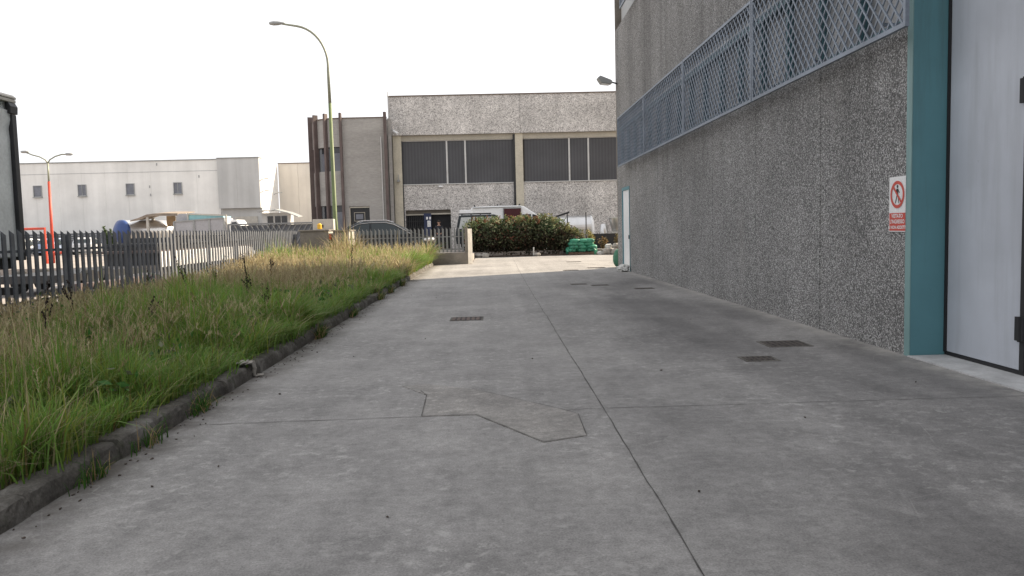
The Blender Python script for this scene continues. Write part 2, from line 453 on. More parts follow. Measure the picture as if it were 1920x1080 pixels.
# ------------------------------------------------------------------ mesh builder
class MB:
    def __init__(s):
        s.v, s.f = [], []

    def add(s, vs, fs):
        o = len(s.v)
        s.v += [tuple(p) for p in vs]
        s.f += [tuple(i + o for i in f) for f in fs]
        return s

    def box(s, x0, x1, y0, y1, z0, z1):
        return s.add([(x0, y0, z0), (x1, y0, z0), (x1, y1, z0), (x0, y1, z0), (x0, y0, z1), (x1, y0, z1), (x1, y1, z1), (x0, y1, z1)],
                     [(0, 3, 2, 1), (4, 5, 6, 7), (0, 1, 5, 4), (1, 2, 6, 5), (2, 3, 7, 6), (3, 0, 4, 7)])

    def bar(s, a, b, wx, wy, up=(0, 0, 1)):
        a, b = Vector(a), Vector(b)
        d = (b - a).normalized()
        u = Vector(up)
        if abs(d.dot(u)) > 0.98:
            u = Vector((0, 1, 0))
        e = d.cross(u).normalized()
        g = e.cross(d)
        vs = []
        for p in (a, b):
            for i, j in ((-1, -1), (1, -1), (1, 1), (-1, 1)):
                vs.append(p + e * (i * wx / 2) + g * (j * wy / 2))
        return s.add(vs, [(0, 1, 2, 3), (7, 6, 5, 4), (0, 4, 5, 1), (1, 5, 6, 2), (2, 6, 7, 3), (3, 7, 4, 0)])

    def tube(s, pts, r, n=10, cap=True):
        pts = [Vector(p) for p in pts]
        rs = r if hasattr(r, '__len__') else [r] * len(pts)
        vs, fs = [], []
        ref = Vector((0.3, 0.9, 0.2)).normalized()
        for i, p in enumerate(pts):
            d = (pts[min(i + 1, len(pts) - 1)] - pts[max(i - 1, 0)]).normalized()
            u = ref if abs(d.dot(ref)) < 0.95 else Vector((1, 0, 0))
            e = d.cross(u).normalized()
            g = e.cross(d)
            for k in range(n):
                a = 2 * math.pi * k / n
                vs.append(p + (e * math.cos(a) + g * math.sin(a)) * rs[i])
        for i in range(len(pts) - 1):
            for k in range(n):
                k2 = (k + 1) % n
                fs.append((i * n + k, i * n + k2, (i + 1) * n + k2, (i + 1) * n + k))
        if cap:
            fs.append(tuple(range(n))[::-1])
            fs.append(tuple((len(pts) - 1) * n + k for k in range(n)))
        return s.add(vs, fs)

    def lathe(s, prof, c=(0, 0, 0), axis='Z', n=24):
        vs, fs = [], []
        for (r, h) in prof:
            for k in range(n):
                a = 2 * math.pi * k / n
                p = (r * math.cos(a), r * math.sin(a), h)
                if axis == 'X':
                    p = (h, p[0], p[1])
                elif axis == 'Y':
                    p = (p[0], h, p[1])
                vs.append((p[0] + c[0], p[1] + c[1], p[2] + c[2]))
        m = len(prof)
        for i in range(m - 1):
            for k in range(n):
                k2 = (k + 1) % n
                fs.append((i * n + k, i * n + k2, (i + 1) * n + k2, (i + 1) * n + k))
        fs.append(tuple(range(n))[::-1])
        fs.append(tuple((m - 1) * n + k for k in range(n)))
        return s.add(vs, fs)

    def prism(s, poly, y0, y1, fn=None):
        """poly in x,z extruded along y; fn(x,y,z) may reshape"""
        n = len(poly)
        vs = [(x, y0, z) for x, z in poly] + [(x, y1, z) for x, z in poly]
        if fn:
            vs = [fn(*p) for p in vs]
        fs = [tuple(range(n)), tuple(range(n, 2 * n))[::-1]]
        for i in range(n):
            j = (i + 1) % n
            fs.append((i, i + n, j + n, j))
        return s.add(vs, fs)

    def flat(s, poly, z0, z1):
        n = len(poly)
        vs = [(x, y, z0) for x, y in poly] + [(x, y, z1) for x, y in poly]
        fs = [tuple(range(n))[::-1], tuple(range(n, 2 * n))]
        for i in range(n):
            j = (i + 1) % n
            fs.append((i, j, j + n, i + n))
        return s.add(vs, fs)

    def blob(s, c, r, n=10, m=7, jit=0.15, seed=0, power=1.0):
        rd = random.Random(seed)
        vs, fs = [], []
        sg = lambda t: math.copysign(abs(t) ** power, t)
        for i in range(m + 1):
            th = math.pi * i / m
            for k in range(n):
                a = 2 * math.pi * k / n
                q = 1 + rd.uniform(-jit, jit)
                vs.append((c[0] + r[0] * sg(math.sin(th)) * sg(math.cos(a)) * q, c[1] + r[1] * sg(math.sin(th)) * sg(math.sin(a)) * q, c[2] + r[2] * sg(math.cos(th)) * (1 if i in (0, m) else q)))
        for i in range(m):
            for k in range(n):
                k2 = (k + 1) % n
                fs.append((i * n + k, (i + 1) * n + k, (i + 1) * n + k2, i * n + k2))
        return s.add(vs, fs)


OFF = {}


def thing(name, label, cat, loc=(0, 0, 0), group=None, rotz=0.0):
    o = bpy.data.objects.new(name, None)
    COL.objects.link(o)
    o.empty_display_size = 0.2
    o.location = loc
    o.rotation_euler = (0, 0, rotz)
    o['label'] = label
    o['category'] = cat
    if group:
        o['group'] = group
    OFF[o.name] = Vector(loc)
    return o


def obj(name, mb, mat, parent=None, smooth=False, bevel=0.0, local=False, seg=2, label=None):
    """one mesh object; vertices given in world coordinates unless local"""
    me = bpy.data.meshes.new(name)
    off = OFF.get(parent.name, Vector()) if parent is not None else Vector()
    vs = mb.v if local else [(a - off[0], b - off[1], c - off[2]) for a, b, c in mb.v]
    me.from_pydata(vs, [], mb.f)
    me.materials.append(M[mat] if isinstance(mat, str) else mat)
    if smooth:
        me.polygons.foreach_set('use_smooth', [True] * len(me.polygons))
    me.update()
    o = bpy.data.objects.new(name, me)
    COL.objects.link(o)
    if parent is not None:
        o.parent = parent
        OFF[o.name] = Vector() if local else off
    if bevel:
        b = o.modifiers.new('bevel', 'BEVEL')
        b.width = bevel
        b.segments = seg
        b.limit_method = 'ANGLE'
        b.angle_limit = R(35)
    if label:
        o['label'] = label
    return o


def tag(o, label, cat, group=None, kind=None):
    o['label'] = label
    o['category'] = cat
    if group:
        o['group'] = group
    if kind:
        o['kind'] = kind
    return o


def struct(name, mb, mat, **kw):
    o = obj(name, mb, mat, **kw)
    o['kind'] = 'structure'
    return o


def solid(name, label, cat, mb, mat, group=None, **kw):
    """a thing that is one mesh; origin put at the base of the mesh"""
    xs = [p[0] for p in mb.v]
    ys = [p[1] for p in mb.v]
    zs = [p[2] for p in mb.v]
    c = Vector(((min(xs) + max(xs)) / 2, (min(ys) + max(ys)) / 2, min(zs)))
    mb.v = [(a - c[0], b - c[1], d - c[2]) for a, b, d in mb.v]
    o = obj(name, mb, mat, local=True, **kw)
    o.location = c
    return tag(o, label, cat, group)


def copy_tree(o, parent=None):
    c = o.copy()
    COL.objects.link(c)
    if parent is not None:
        c.parent = parent
    for ch in list(o.children):
        copy_tree(ch, c)
    return c


# ================================================================== THE GROUND
g = MB()
NG = 40
g.add([(-700, -300, -0.03), (700, -300, -0.03), (700, 1400, -0.03), (-700, 1400, -0.03)], [(0, 1, 2, 3)])
struct('ground', g, 'lot')

# concrete drive and the yard it opens into
DRIVE_X = -2.4
d = MB()
d.flat([(DRIVE_X, -6), (4.6, -6), (4.6, 26.35), (34, 26.35), (34, 37.6), (6.2, 39.0), (3.6, 39.9), (-0.85, 40.3), (-0.85, 32.5), (DRIVE_X, 32.5)], -0.025, 0.0)
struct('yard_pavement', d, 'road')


def strip(pts, wd, z, jit=0.0):
    """a thin flat ribbon along pts (x, y)"""
    mb = MB()
    vs, fs = [], []
    q = []
    for (a, b) in zip(pts[:-1], pts[1:]):
        L = math.dist(a, b)
        n = max(2, int(L / 0.12))
        for i in range(n):
            t = i / n
            q.append((a[0] + (b[0] - a[0]) * t, a[1] + (b[1] - a[1]) * t))
    q.append(pts[-1])
    jx = 0
    for i, p in enumerate(q):
        a = q[max(i - 1, 0)]
        b = q[min(i + 1, len(q) - 1)]
        L = math.dist(a, b) or 1
        nx, ny = -(b[1] - a[1]) / L, (b[0] - a[0]) / L
        jx = 0.8 * jx + random.gauss(0, jit)
        ww = wd * random.uniform(0.45, 1.3) / 2
        vs += [(p[0] + nx * (jx + ww), p[1] + ny * (jx + ww), z), (p[0] + nx * (jx - ww), p[1] + ny * (jx - ww), z)]
    for i in range(len(q) - 1):
        fs.append((2 * i, 2 * i + 1, 2 * i + 3, 2 * i + 2))
    mb.add(vs, fs)
    return mb


j = MB()
for pts, wd in (([(0.80, -5), (0.81, 3), (0.83, 6), (0.83, 12), (0.86, 24), (1.0, 39.5)], 0.008),
                ([(-2.38, 5.84), (-0.57, 5.89)], 0.008), ([(-0.02, 5.92), (0.55, 5.965), (0.81, 5.985)], 0.006), ([(0.85, 5.985), (4.2, 5.97)], 0.007),
                ([(-2.3, 24.6), (4.0, 26.6), (9, 28)], 0.02), ([(3.2, 31.0), (4.6, 27.0)], 0.03), ([(-0.8, 30.2), (12, 30.6)], 0.03),
                ([(-2.38, 14.6), (0.8, 14.75)], 0.005)):
    b = strip(pts, wd, 0.004, 0.0022)
    j.add(b.v, b.f)
struct('pavement_joints', j, 'joint')

PATCH = [(-0.59, 6.66), (-0.57, 5.90), (-0.16, 5.90), (0.30, 5.07), (0.60, 5.2), (0.61, 5.82), (0.49, 6.0), (-0.21, 6.87), (-0.62, 7.15), (-0.85, 7.1)]
p = MB()
p.flat(PATCH, -0.005, 0.0045)
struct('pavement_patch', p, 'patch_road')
b = strip([(-0.66, 6.85), PATCH[0], PATCH[1], PATCH[2], PATCH[3], PATCH[4], PATCH[5], PATCH[6], PATCH[7]], 0.007, 0.0085, 0.0015)
struct('pavement_patch_edge', b, 'joint')

# raised factory yard beyond the low wall, planting bed under the hedge
t = MB()
t.flat([(-22, 33.0), (-0.9, 33.0), (-0.9, 40.32), (7.0, 40.6), (22, 40.6), (22, 49.9), (-22, 49.9)], -0.02, 0.25)
struct('factory_yard_pavement', t, 'lot')
t = MB()
t.flat([(-0.86, 40.31), (-0.5, 39.75), (1.5, 39.6), (3.6, 39.75), (5.6, 40.0), (6.2, 39.3), (12, 38.2), (12, 40.55), (6, 40.55)], -0.02, 0.07)
struct('planting_bed_ground', t, 'bed')

# kerb stones
k = MB()
y = -4.0
kr = random.Random(3)
while y < 31.8:
    L = 1.0
    dx = kr.uniform(-0.012, 0.012)
    dz = kr.uniform(-0.012, 0.008)
    n = 26
    prof = [(0.0, -0.02), (0.004, 0.045), (0.01, 0.085), (0.02, 0.112), (0.042, 0.127), (0.09, 0.132), (0.15, 0.131), (0.178, 0.126), (0.18, 0.0)]
    chips = [(kr.random(), kr.uniform(0.03, 0.09), kr.uniform(0.006, 0.024)) for _ in range(3)]
    vs, fs = [], []
    for i in range(n + 1):
        yy = y + 0.006 + (L - 0.012) * i / n
        cd = max([0] + [c * max(0, 1 - abs(i / n - f) / w_) for f, w_, c in chips])
        for (px, pz) in prof:
            if 0.08 < pz < 0.13:
                px, pz = px + cd * 0.9, pz - cd * 0.7
            vs.append((DRIVE_X + 0.005 - px + dx + kr.gauss(0, 0.0028), yy + (0.008 if i == 0 else 0) * (pz > 0.08), pz + dz + kr.gauss(0, 0.0024) - (0.014 if i in (0, n) and pz > 0.1 else 0)))
    m = len(prof)
    for i in range(n):
        for q in range(m - 1):
            fs.append((i * m + q, (i + 1) * m + q, (i + 1) * m + q + 1, i * m + q + 1))
    fs.append(tuple(range(m)))
    fs.append(tuple(n * m + q for q in range(m))[::-1])
    k.add(vs, fs)
    y += L
struct('kerb', k, 'kerb')

v = MB()
nx, ny = 14, 50
for i in range(nx + 1):
    for jn in range(ny + 1):
        x = -8.6 + (6.03) * i / nx
        yy = -5 + 37.4 * jn / ny
        v.v.append((x, yy, 0.1 + (0.02 * math.sin(x * 2.1 + yy) + 0.015 * math.sin(yy * 1.7)) * (i < nx)))
for i in range(nx):
    for jn in range(ny):
        a = i * (ny + 1) + jn
        v.f.append((a, a + ny + 1, a + ny + 2, a + 1))
struct('verge_ground', v, 'soil')


# ================================================================== DRAIN COVERS
def drain(cx, cy, sx, sy, label, mat='iron', rot=0.0, slots=6):
    t = thing('drain_cover', label, 'drain cover', (cx, cy, 0), 'drain covers set in the concrete yard', rot)
    f = MB()
    e = 0.03
    f.box(-sx / 2, sx / 2, -sy / 2, -sy / 2 + e, -0.01, 0.006)
    f.box(-sx / 2, sx / 2, sy / 2 - e, sy / 2, -0.01, 0.006)
    f.box(-sx / 2, -sx / 2 + e, -sy / 2 + e, sy / 2 - e, -0.01, 0.006)
    f.box(sx / 2 - e, sx / 2, -sy / 2 + e, sy / 2 - e, -0.01, 0.006)
    obj('frame', f, 'kerb', t, local=True)
    gr = MB()
    n = slots
    for i in range(n):
        a = -sx / 2 + e + 0.004 + (sx - 2 * e - 0.008) * i / n
        b = a + (sx - 2 * e - 0.008) / n * 0.66
        gr.box(a, b, -sy / 2 + e + 0.005, sy / 2 - e - 0.005, -0.01, 0.009)
    gr.box(-sx / 2 + e + 0.003, sx / 2 - e - 0.003, -0.03, 0.03, -0.012, 0.007)
    obj('grate', gr, mat, t, local=True, bevel=0.002)
    pit = MB()
    pit.box(-sx / 2 + e, sx / 2 - e, -sy / 2 + e, sy / 2 - e, -0.012, 0.0035)
    obj('pit', pit, 'dark', t, local=True)


drain(-0.43, 12.4, 0.52, 0.5, 'reddish slotted drain grate alone in the left half of the drive', 'iron_red')
drain(3.33, 8.93, 0.5, 0.46, 'wider of the two drain covers near the teal post')
drain(2.71, 7.98, 0.35, 0.31, 'small square drain cover nearest the camera, left of the wider one', slots=5)
drain(2.1, 19.33, 0.4, 0.3, 'dark drain cover left of a pair further up the drive')
drain(2.55, 18.8, 0.42, 0.3, 'dark drain cover right of a pair further up the drive')
drain(3.36, 17.48, 0.42, 0.34, 'dark drain cover closest to the foot of the pebbled wall')
drain(3.3, 32.0, 0.6, 0.5, 'sunlit drain cover farthest up the yard towards the hedge')
drain(3.55, 26.95, 0.6, 0.5, 'sunlit drain cover beside the far corner of the pebbled wall')
drain(2.55, 25.75, 0.5, 0.4, 'drain cover on the edge of the sunlight in the yard')

# ================================================================== RIGHT-HAND WAREHOUSE
WX = 4.23
WB = thing('pebbled_warehouse', 'near grey pebble-concrete warehouse with teal door frame and barred window strip', 'warehouse', (WX, 17, 0))
edges = [7.98, 10.1, 12.58, 15.06, 17.54, 20.02, 22.5, 24.14]
for a, b in zip(edges[:-1], edges[1:]):
    m = MB()
    m.box(WX, WX + 0.2, a + (0.013 if a == 10.1 else 0.008), b - (0.013 if b == 10.1 else 0.008), -0.02, 3.38)
    obj('wall_panel', m, 'near_agg', WB, bevel=0.008)
m = MB()
m.box(WX, WX + 0.2, 25.5, 26.4, -0.02, 3.38)
m.box(WX, WX + 0.2, 24.146, 25.494, 2.62, 3.38)
obj('wall_panel', m, 'near_agg', WB)
eu = [1.5, 4.0, 6.5, 9.0, 11.5, 14.0, 16.5, 19.0, 21.5, 24.0, 26.4]
for a, b in zip(eu[:-1], eu[1:]):
    m = MB()
    m.box(WX, WX + 0.2, a + 0.006, b - 0.006, 4.86 if a >= 8 else 5.2, 7.8)
    obj('wall_panel', m, 'near_agg', WB, bevel=0.012)
m = MB()
m.box(WX, WX + 0.2, 1.5, 26.4, 9.6, 14.2)
obj('wall_panel', m, 'near_agg', WB)
m = MB()
m.box(WX, WX + 0.2, -6.0, 1.494, -0.02, 14.2)
obj('wall_panel', m, 'near_agg', WB)
m = MB()
m.box(WX + 0.015, WX + 0.025, 10.088, 10.112, 0.0, 3.37)
m.box(WX + 0.205, WX + 0.215, 8.0, 24.1, 0.0, 3.25)
m.box(WX + 0.205, WX + 0.215, 1.5, 26.3, 5.22, 7.78)
obj('joint_sealant', m, 'conc_pale', WB)
m = MB()
m.box(WX + 0.9, 34, -6, 26.35, -0.02, 14.1)
m.box(WX + 0.24, WX + 0.89, 8.02, 26.19, 3.0, 3.2)
m.box(WX + 0.24, WX + 0.89, 1.5, 26.19, 5.25, 14.1)
m.box(WX + 0.205, WX + 0.89, 26.2, 26.35, -0.02, 14.1)
m.box(WX, 34, 26.401, 26.5, -0.02, 14.15)
obj('building_core', m, 'conc_wall', WB)
# window strip behind the grille
m = MB()
m.box(WX + 0.16, WX + 0.2, 8.02, 26.1, 3.385, 4.9)
obj('glazing', m, 'panel', WB)
m = MB()
y = 8.06
while y < 26:
    m.box(WX + 0.07, WX + 0.158, y, y + 0.075, 3.445, 4.5)
    y += 1.115
m.box(WX + 0.04, WX + 0.157, 8.02, 26.1, 3.383, 3.44)
m.box(WX + 0.03, WX + 0.157, 8.02, 26.1, 4.5, 4.6)
m.box(WX + 0.1, WX + 0.157, 8.02, 26.1, 4.6, 4.66)
obj('window_frame', m, 'teal_dark', WB)
# upper window strip
m = MB()
m.box(WX + 0.16, WX + 0.2, 1.5, 26.1, 7.8, 9.6)
obj('glazing', m, 'lamp_grey', WB)
# grille panels
GX = 4.0


def grille(y0, y1, z0, z1, parent):
    fr = MB()
    e = 0.045
    fr.box(GX - 0.02, GX + 0.02, y0, y1, z0, z0 + e)
    fr.box(GX - 0.02, GX + 0.02, y0, y1, z1 - e, z1)
    fr.box(GX - 0.02, GX + 0.02, y0, y0 + e, z0 + e, z1 - e)
    fr.box(GX - 0.02, GX + 0.02, y1 - e, y1, z0 + e, z1 - e)
    for yy in (y0 + 0.5, (y0 + y1) / 2, y1 - 0.5):
        for zz in (z0 + 0.12, z1 - 0.04):
            fr.box(GX + 0.021, WX + 0.03, yy - 0.015, yy + 0.015, zz, zz + 0.03)
    f = obj('grille_frame', fr, 'grille', parent)
    lat = MB()
    sp = 0.168
    hh = z1 - z0 - 2 * e
    za, zb = z0 + e, z1 - e
    ya, yb = y0 + e, y1 - e
    for sgn, xo in ((1, -0.006), (-1, 0.006)):
        s0 = -hh / 1.08
        c = ya + s0
        while c < yb + hh:
            # line y = c + sgn*(z - za)/1.08
            pts = []
            zA, zB = za, zb
            yA = c
            yB = c + sgn * (zB - zA) / 1.08
            # clip in y
            def clip(yA, zA, yB, zB):
                lo, hi = 0.0, 1.0
                dy = yB - yA
                for bound, s in ((ya, 1), (yb, -1)):
                    fa, fb = (yA - bound) * s, (yB - bound) * s
                    if fa < 0 and fb < 0:
                        return None
                    if fa < 0:
                        lo = max(lo, fa / (fa - fb))
                    elif fb < 0:
                        hi = min(hi, fa / (fa - fb))
                if hi - lo < 0.02:
                    return None
                return (yA + dy * lo, zA + (zB - zA) * lo, yA + dy * hi, zA + (zB - zA) * hi)
            r = clip(yA, zA, yB, zB)
            if r:
                lat.bar((GX + xo, r[0], r[1]), (GX + xo, r[2], r[3]), 0.02, 0.013, (1, 0, 0))
            c += sp
    obj('lattice', lat, 'grille', f)


for a, b in ((7.57, 12.02), (12.06, 16.3), (16.34, 20.5), (20.54, 24.75)):
    grille(a, b, 3.23, 4.74, WB)
for a, b in ((15.0, 19.5), (19.54, 24.0)):
    grille(a, b, 7.86, 9.6, WB)
# teal jamb and the big folding gate
m = MB()
m.box(WX + 0.0, WX + 0.36, 7.88, 7.97, -0.02, 5.19)
obj('door_jamb', m, 'teal', WB, bevel=0.006)
m = MB()
m.box(WX - 0.012, WX - 0.001, 7.875, 7.975, -0.02, 5.19)
obj('jamb_flange', m, 'teal_light', WB, bevel=0.003)
m = MB()
m.box(WX, WX + 0.36, 1.5, 7.87, 5.19 - 0.25, 5.19)
obj('door_lintel', m, 'teal', WB)
m = MB()
m.box(WX + 0.36, WX + 0.44, 1.45, 7.88, 0.01, 0.045)
m.box(WX + 0.345, WX + 0.44, 7.848, 7.88, 0.045, 4.94)
for a in (6.66, 5.46, 4.26, 3.06):
    m.box(WX + 0.345, WX + 0.44, a, a + 0.06, 0.045, 4.94)
obj('door_gasket', m, 'rubber', WB)
for a, b in ((6.725, 7.845), (5.525, 6.655), (4.325, 5.455), (3.125, 4.255)):
    m = MB()
    m.box(WX + 0.36, WX + 0.41, a, b, 0.05, 4.93)
    dl = obj('gate_leaf', m, 'door_white', WB, bevel=0.006)
    if True:
        for zc in (0.42, 2.47, 4.3):
            h = MB()
            h.box(WX + 0.325, WX + 0.344, a - 0.075, a + 0.035, zc - 0.105, zc + 0.105)
            h.tube([(WX + 0.325, a - 0.03, zc - 0.11), (WX + 0.325, a - 0.03, zc + 0.11)], 0.016, 10)
            obj('hinge', h, 'rubber', dl)
m = MB()
m.box(WX - 0.03, WX + 0.5, 1.45, 7.87, -0.02, 0.012)
obj('door_sill', m, 'sill', WB)
# small white side door
m = MB()
m.box(WX + 0.02, WX + 0.08, 24.2, 25.43, 0.0, 2.52)
sdr = obj('side_door', m, 'white', WB, bevel=0.004)
m = MB()
m.box(WX - 0.012, WX + 0.1, 24.15, 24.2, 0, 2.62)
m.box(WX - 0.012, WX + 0.1, 25.43, 25.49, 0, 2.62)
m.box(WX - 0.012, WX + 0.1, 24.2, 25.43, 2.52, 2.62)
obj('side_door_frame', m, 'teal', WB)
h = MB()
h.box(WX - 0.02, WX + 0.019, 24.28, 24.32, 1.0, 1.12)
obj('handle', h, 'rubber', sdr)

# prohibition sign
SG = thing('prohibition_sign', 'white and red no-entry-for-unauthorised-persons sign on pebbled wall beside teal post', 'sign', (WX, 8.135, 1.28))
sx = WX - 0.012
m = MB()
m.box(sx, WX - 0.001, 7.965, 8.305, 1.27, 1.84)
obj('plate', m, 'sign_white', SG)


def disc(mb, cy, cz, r0, r1, x, n=40):
    vs, fs = [], []
    for i in range(n):
        a = 2 * math.pi * i / n
        for r in (r0, r1):
            vs.append((x, cy + r * math.cos(a), cz + r * math.sin(a)))
    for i in range(n):
        k2 = (i + 1) % n
        fs.append((2 * i, 2 * k2, 2 * k2 + 1, 2 * i + 1))
    mb.add(vs, fs)


m = MB()
cy, cz = 8.135, 1.655
# black walking man first, red ring and bar on top
xm = sx - 0.002


def poly(mb, pts, x):
    mb.add([(x, cy - a, cz + b) for a, b in pts], [tuple(range(len(pts)))])


man = MB()
disc(man, cy, cz + 0.083, 0.0005, 0.017, xm)
poly(man, [(-0.022, 0.06), (0.018, 0.062), (0.016, 0.0), (-0.016, -0.005)], xm)
poly(man, [(0.014, 0.062), (0.045, 0.02), (0.037, 0.012), (0.008, 0.045)], xm)
poly(man, [(-0.02, 0.06), (-0.04, 0.012), (-0.03, 0.008), (-0.008, 0.045)], xm)
poly(man, [(0.0, 0.002), (0.016, 0.0), (0.04, -0.09), (0.026, -0.093)], xm)
poly(man, [(-0.016, -0.004), (0.004, 0.0), (-0.032, -0.092), (-0.047, -0.085)], xm)
obj('walking_figure', man, 'sign_black', SG)
disc(m, cy, cz, 0.108, 0.142, sx - 0.0035)
a45 = math.pi / 4
dd = (math.cos(a45), math.sin(a45))
L, hw = 0.112, 0.013
pts = [(-L * dd[0] - hw * dd[1], L * dd[1] - hw * dd[0]), (-L * dd[0] + hw * dd[1], L * dd[1] + hw * dd[0]), (L * dd[0] + hw * dd[1], -L * dd[1] + hw * dd[0]), (L * dd[0] - hw * dd[1], -L * dd[1] - hw * dd[0])]
poly(m, pts, sx - 0.0045)
obj('red_ring', m, 'red_sign', SG)
m = MB()
m.box(sx - 0.002, sx, 7.975, 8.295, 1.28, 1.465)
obj('red_panel', m, 'red_sign', SG)
TXT = Matrix(((0, 0, -1, 0), (-1, 0, 0, 0), (0, 1, 0, 0), (0, 0, 0, 1)))


def text_mesh(body, size, bold=0.0):
    cu = bpy.data.curves.new('lettering', 'FONT')
    cu.body = body
    cu.size = size
    cu.align_x = 'CENTER'
    cu.align_y = 'CENTER'
    cu.offset = bold
    ob = bpy.data.objects.new('tmp_lettering', cu)
    COL.objects.link(ob)
    bpy.context.view_layer.update()
    me = bpy.data.meshes.new_from_object(ob.evaluated_get(bpy.context.evaluated_depsgraph_get()))
    bpy.data.objects.remove(ob)
    return me


for body, zz, sz in (("VIETATO", 1.432, 0.056), ("L'INGRESSO", 1.374, 0.056), ("AI NON ADDETTI", 1.315, 0.046)):
    me = text_mesh(body, sz, 0.0012)
    me.transform(TXT)
    me.materials.clear()
    me.materials.append(M['sign_white'])
    o = bpy.data.objects.new('lettering', me)
    COL.objects.link(o)
    o.parent = SG
    o.location = (sx - 0.003 - WX, 0, zz - 1.28)

# floodlight on the far corner
FL = thing('floodlight', 'grey floodlight on a short arm at the top corner of pebbled warehouse', 'floodlight', (WX, 26.2, 6.0))
m = MB()
m.prism([(3.57, 6.23), (3.66, 6.29), (4.02, 6.14), (4.06, 6.06), (3.98, 6.03), (3.68, 6.06)], 25.95, 26.35)
obj('housing', m, 'lamp_grey', FL, bevel=0.01)
m = MB()
m.tube([(4.0, 26.15, 6.1), (4.12, 26.15, 6.08), (WX + 0.01, 26.15, 6.04)], 0.025, 8)
obj('arm', m, 'black_paint', FL)
m = MB()
m.prism([(3.7, 6.045), (3.96, 6.02), (3.96, 6.015), (3.7, 6.04)], 25.98, 26.32)
obj('lens', m, 'headlamp', FL)

# ================================================================== FAR FACTORY
FY = 50.0
FB = thing('far_factory', 'long far factory of pebble concrete with two bands of black windows and cream columns', 'factory', (1, FY, 0.25))
m = MB()
m.box(-6.2, 1.93, FY - 0.25, FY + 0.1, 7.36, 9.72)
m.box(1.945, 10.0, FY - 0.25, FY + 0.1, 7.36, 9.72)
m.box(10.015, 18, FY - 0.25, FY + 0.1, 7.36, 9.72)
obj('upper_wall', m, 'far_agg', FB)
m = MB()
m.box(-5.5, 1.6, FY, FY + 0.2, 2.72, 4.28)
m.box(-2.55, 1.6, FY, FY + 0.2, 0.2, 2.72)
m.box(2.08, 18, FY, FY + 0.2, 0.2, 4.28)
m.box(-5.5, -5.38, FY, FY + 0.2, 0.2, 2.72)
obj('lower_wall', m, 'far_agg', FB)
m = MB()
m.box(-6.25, 18, FY - 0.3, FY + 0.15, 9.725, 9.79)
obj('coping', m, 'coping', FB)
m = MB()
m.box(-5.5, 1.6, FY - 0.02, FY + 0.2, 7.03, 7.35)
m.box(2.08, 18, FY - 0.02, FY + 0.2, 7.03, 7.35)
obj('beam', m, 'cream_dark', FB)
for x0, x1 in ((-6.02, -5.5), (1.6, 2.08), (9.6, 10.08)):
    m = MB()
    m.box(x0, x1, FY - 0.12, FY + 0.25, 0.2, 7.355)
    obj('column', m, 'cream', FB)
xs = [(-5.5, -2.72), (-2.66, -1.57), (-1.5, 1.55), (2.14, 4.97), (5.03, 6.18), (6.24, 9.55)]
for x0, x1 in xs:
    m = MB()
    m.box(x0 + 0.03, x1 - 0.01, FY + 0.1, FY + 0.15, 4.34, 7.0)
    obj('window', m, 'black_glass', FB)
m = MB()
for x0, x1 in ((-5.5, 1.6), (2.08, 9.6)):
    m.box(x0, x1, FY + 0.05, FY + 0.16, 6.99, 7.028)
    m.box(x0, x1, FY - 0.06, FY + 0.16, 4.285, 4.335)
for x in (-2.69, -1.535, 5.0, 6.21):
    m.box(x - 0.05, x + 0.05, FY + 0.05, FY + 0.16, 4.336, 6.988)
obj('window_frame', m, 'alu', FB)
for q in ((1.46, 1.6, FY - 0.11, FY - 0.03, 0.2, 7.3), (-5.5, -5.44, FY - 0.07, FY - 0.01, 0.2, 7.0)):
    obj('downpipe', MB().box(*q), 'black_paint', FB)
m = MB()
m.tube([(-6.22, FY - 0.32, 0.25), (-6.2, FY - 0.32, 7.0), (-6.2, FY - 0.32, 10.0)], 0.035, 8)
obj('lightning_rod', m, 'alu', FB)
m = MB()
m.box(-6.2, 18, FY + 0.3, FY + 20, 0.2, 9.6)
obj('building_core', m, 'conc_wall', FB)
m = MB()
m.box(-5.37, -2.56, FY + 0.14, FY + 0.2, 0.2, 2.42)
dw = obj('doorway', m, 'dark', FB)
m = MB()
m.box(-5.38, -4.2, FY - 0.04, FY + 0.05, 2.4, 2.46)
m.box(-3.9, -2.55, FY - 0.06, FY + 0.05, 2.42, 2.5)
obj('lintel', m, 'cream_dark', dw)
m = MB()
for i in range(10):
    x = -5.3 + i * 0.12
    m.box(x, x + 0.03, FY + 0.04, FY + 0.07, 0.25, 2.38)
for z in (0.8, 1.4, 1.65, 2.0):
    m.box(-5.36, -4.2, FY + 0.03, FY + 0.039, z, z + 0.03)
obj('bar_gate', m, 'black_paint', dw)
m = MB()
m.box(-4.24, -3.78, FY - 0.12, FY - 0.06, 0.25, 2.5)
bd = obj('blue_door_leaf', m, 'blue_door', FB)
m = MB()
m.box(-4.1, -3.98, FY - 0.128, FY - 0.121, 2.12, 2.28)
m.box(-3.9, -3.8, FY - 0.128, FY - 0.121, 2.12, 2.28)
m.box(-4.03, -3.82, FY - 0.128, FY - 0.121, 1.66, 2.04)
obj('notice_sheet', m, 'paper', bd)
m = MB()
for z in (1.96, 1.9, 1.82, 1.76, 1.71):
    m.box(-3.99, -3.86, FY - 0.131, FY - 0.1285, z, z + 0.02)
obj('notice_print', m, 'lamp_grey', bd)

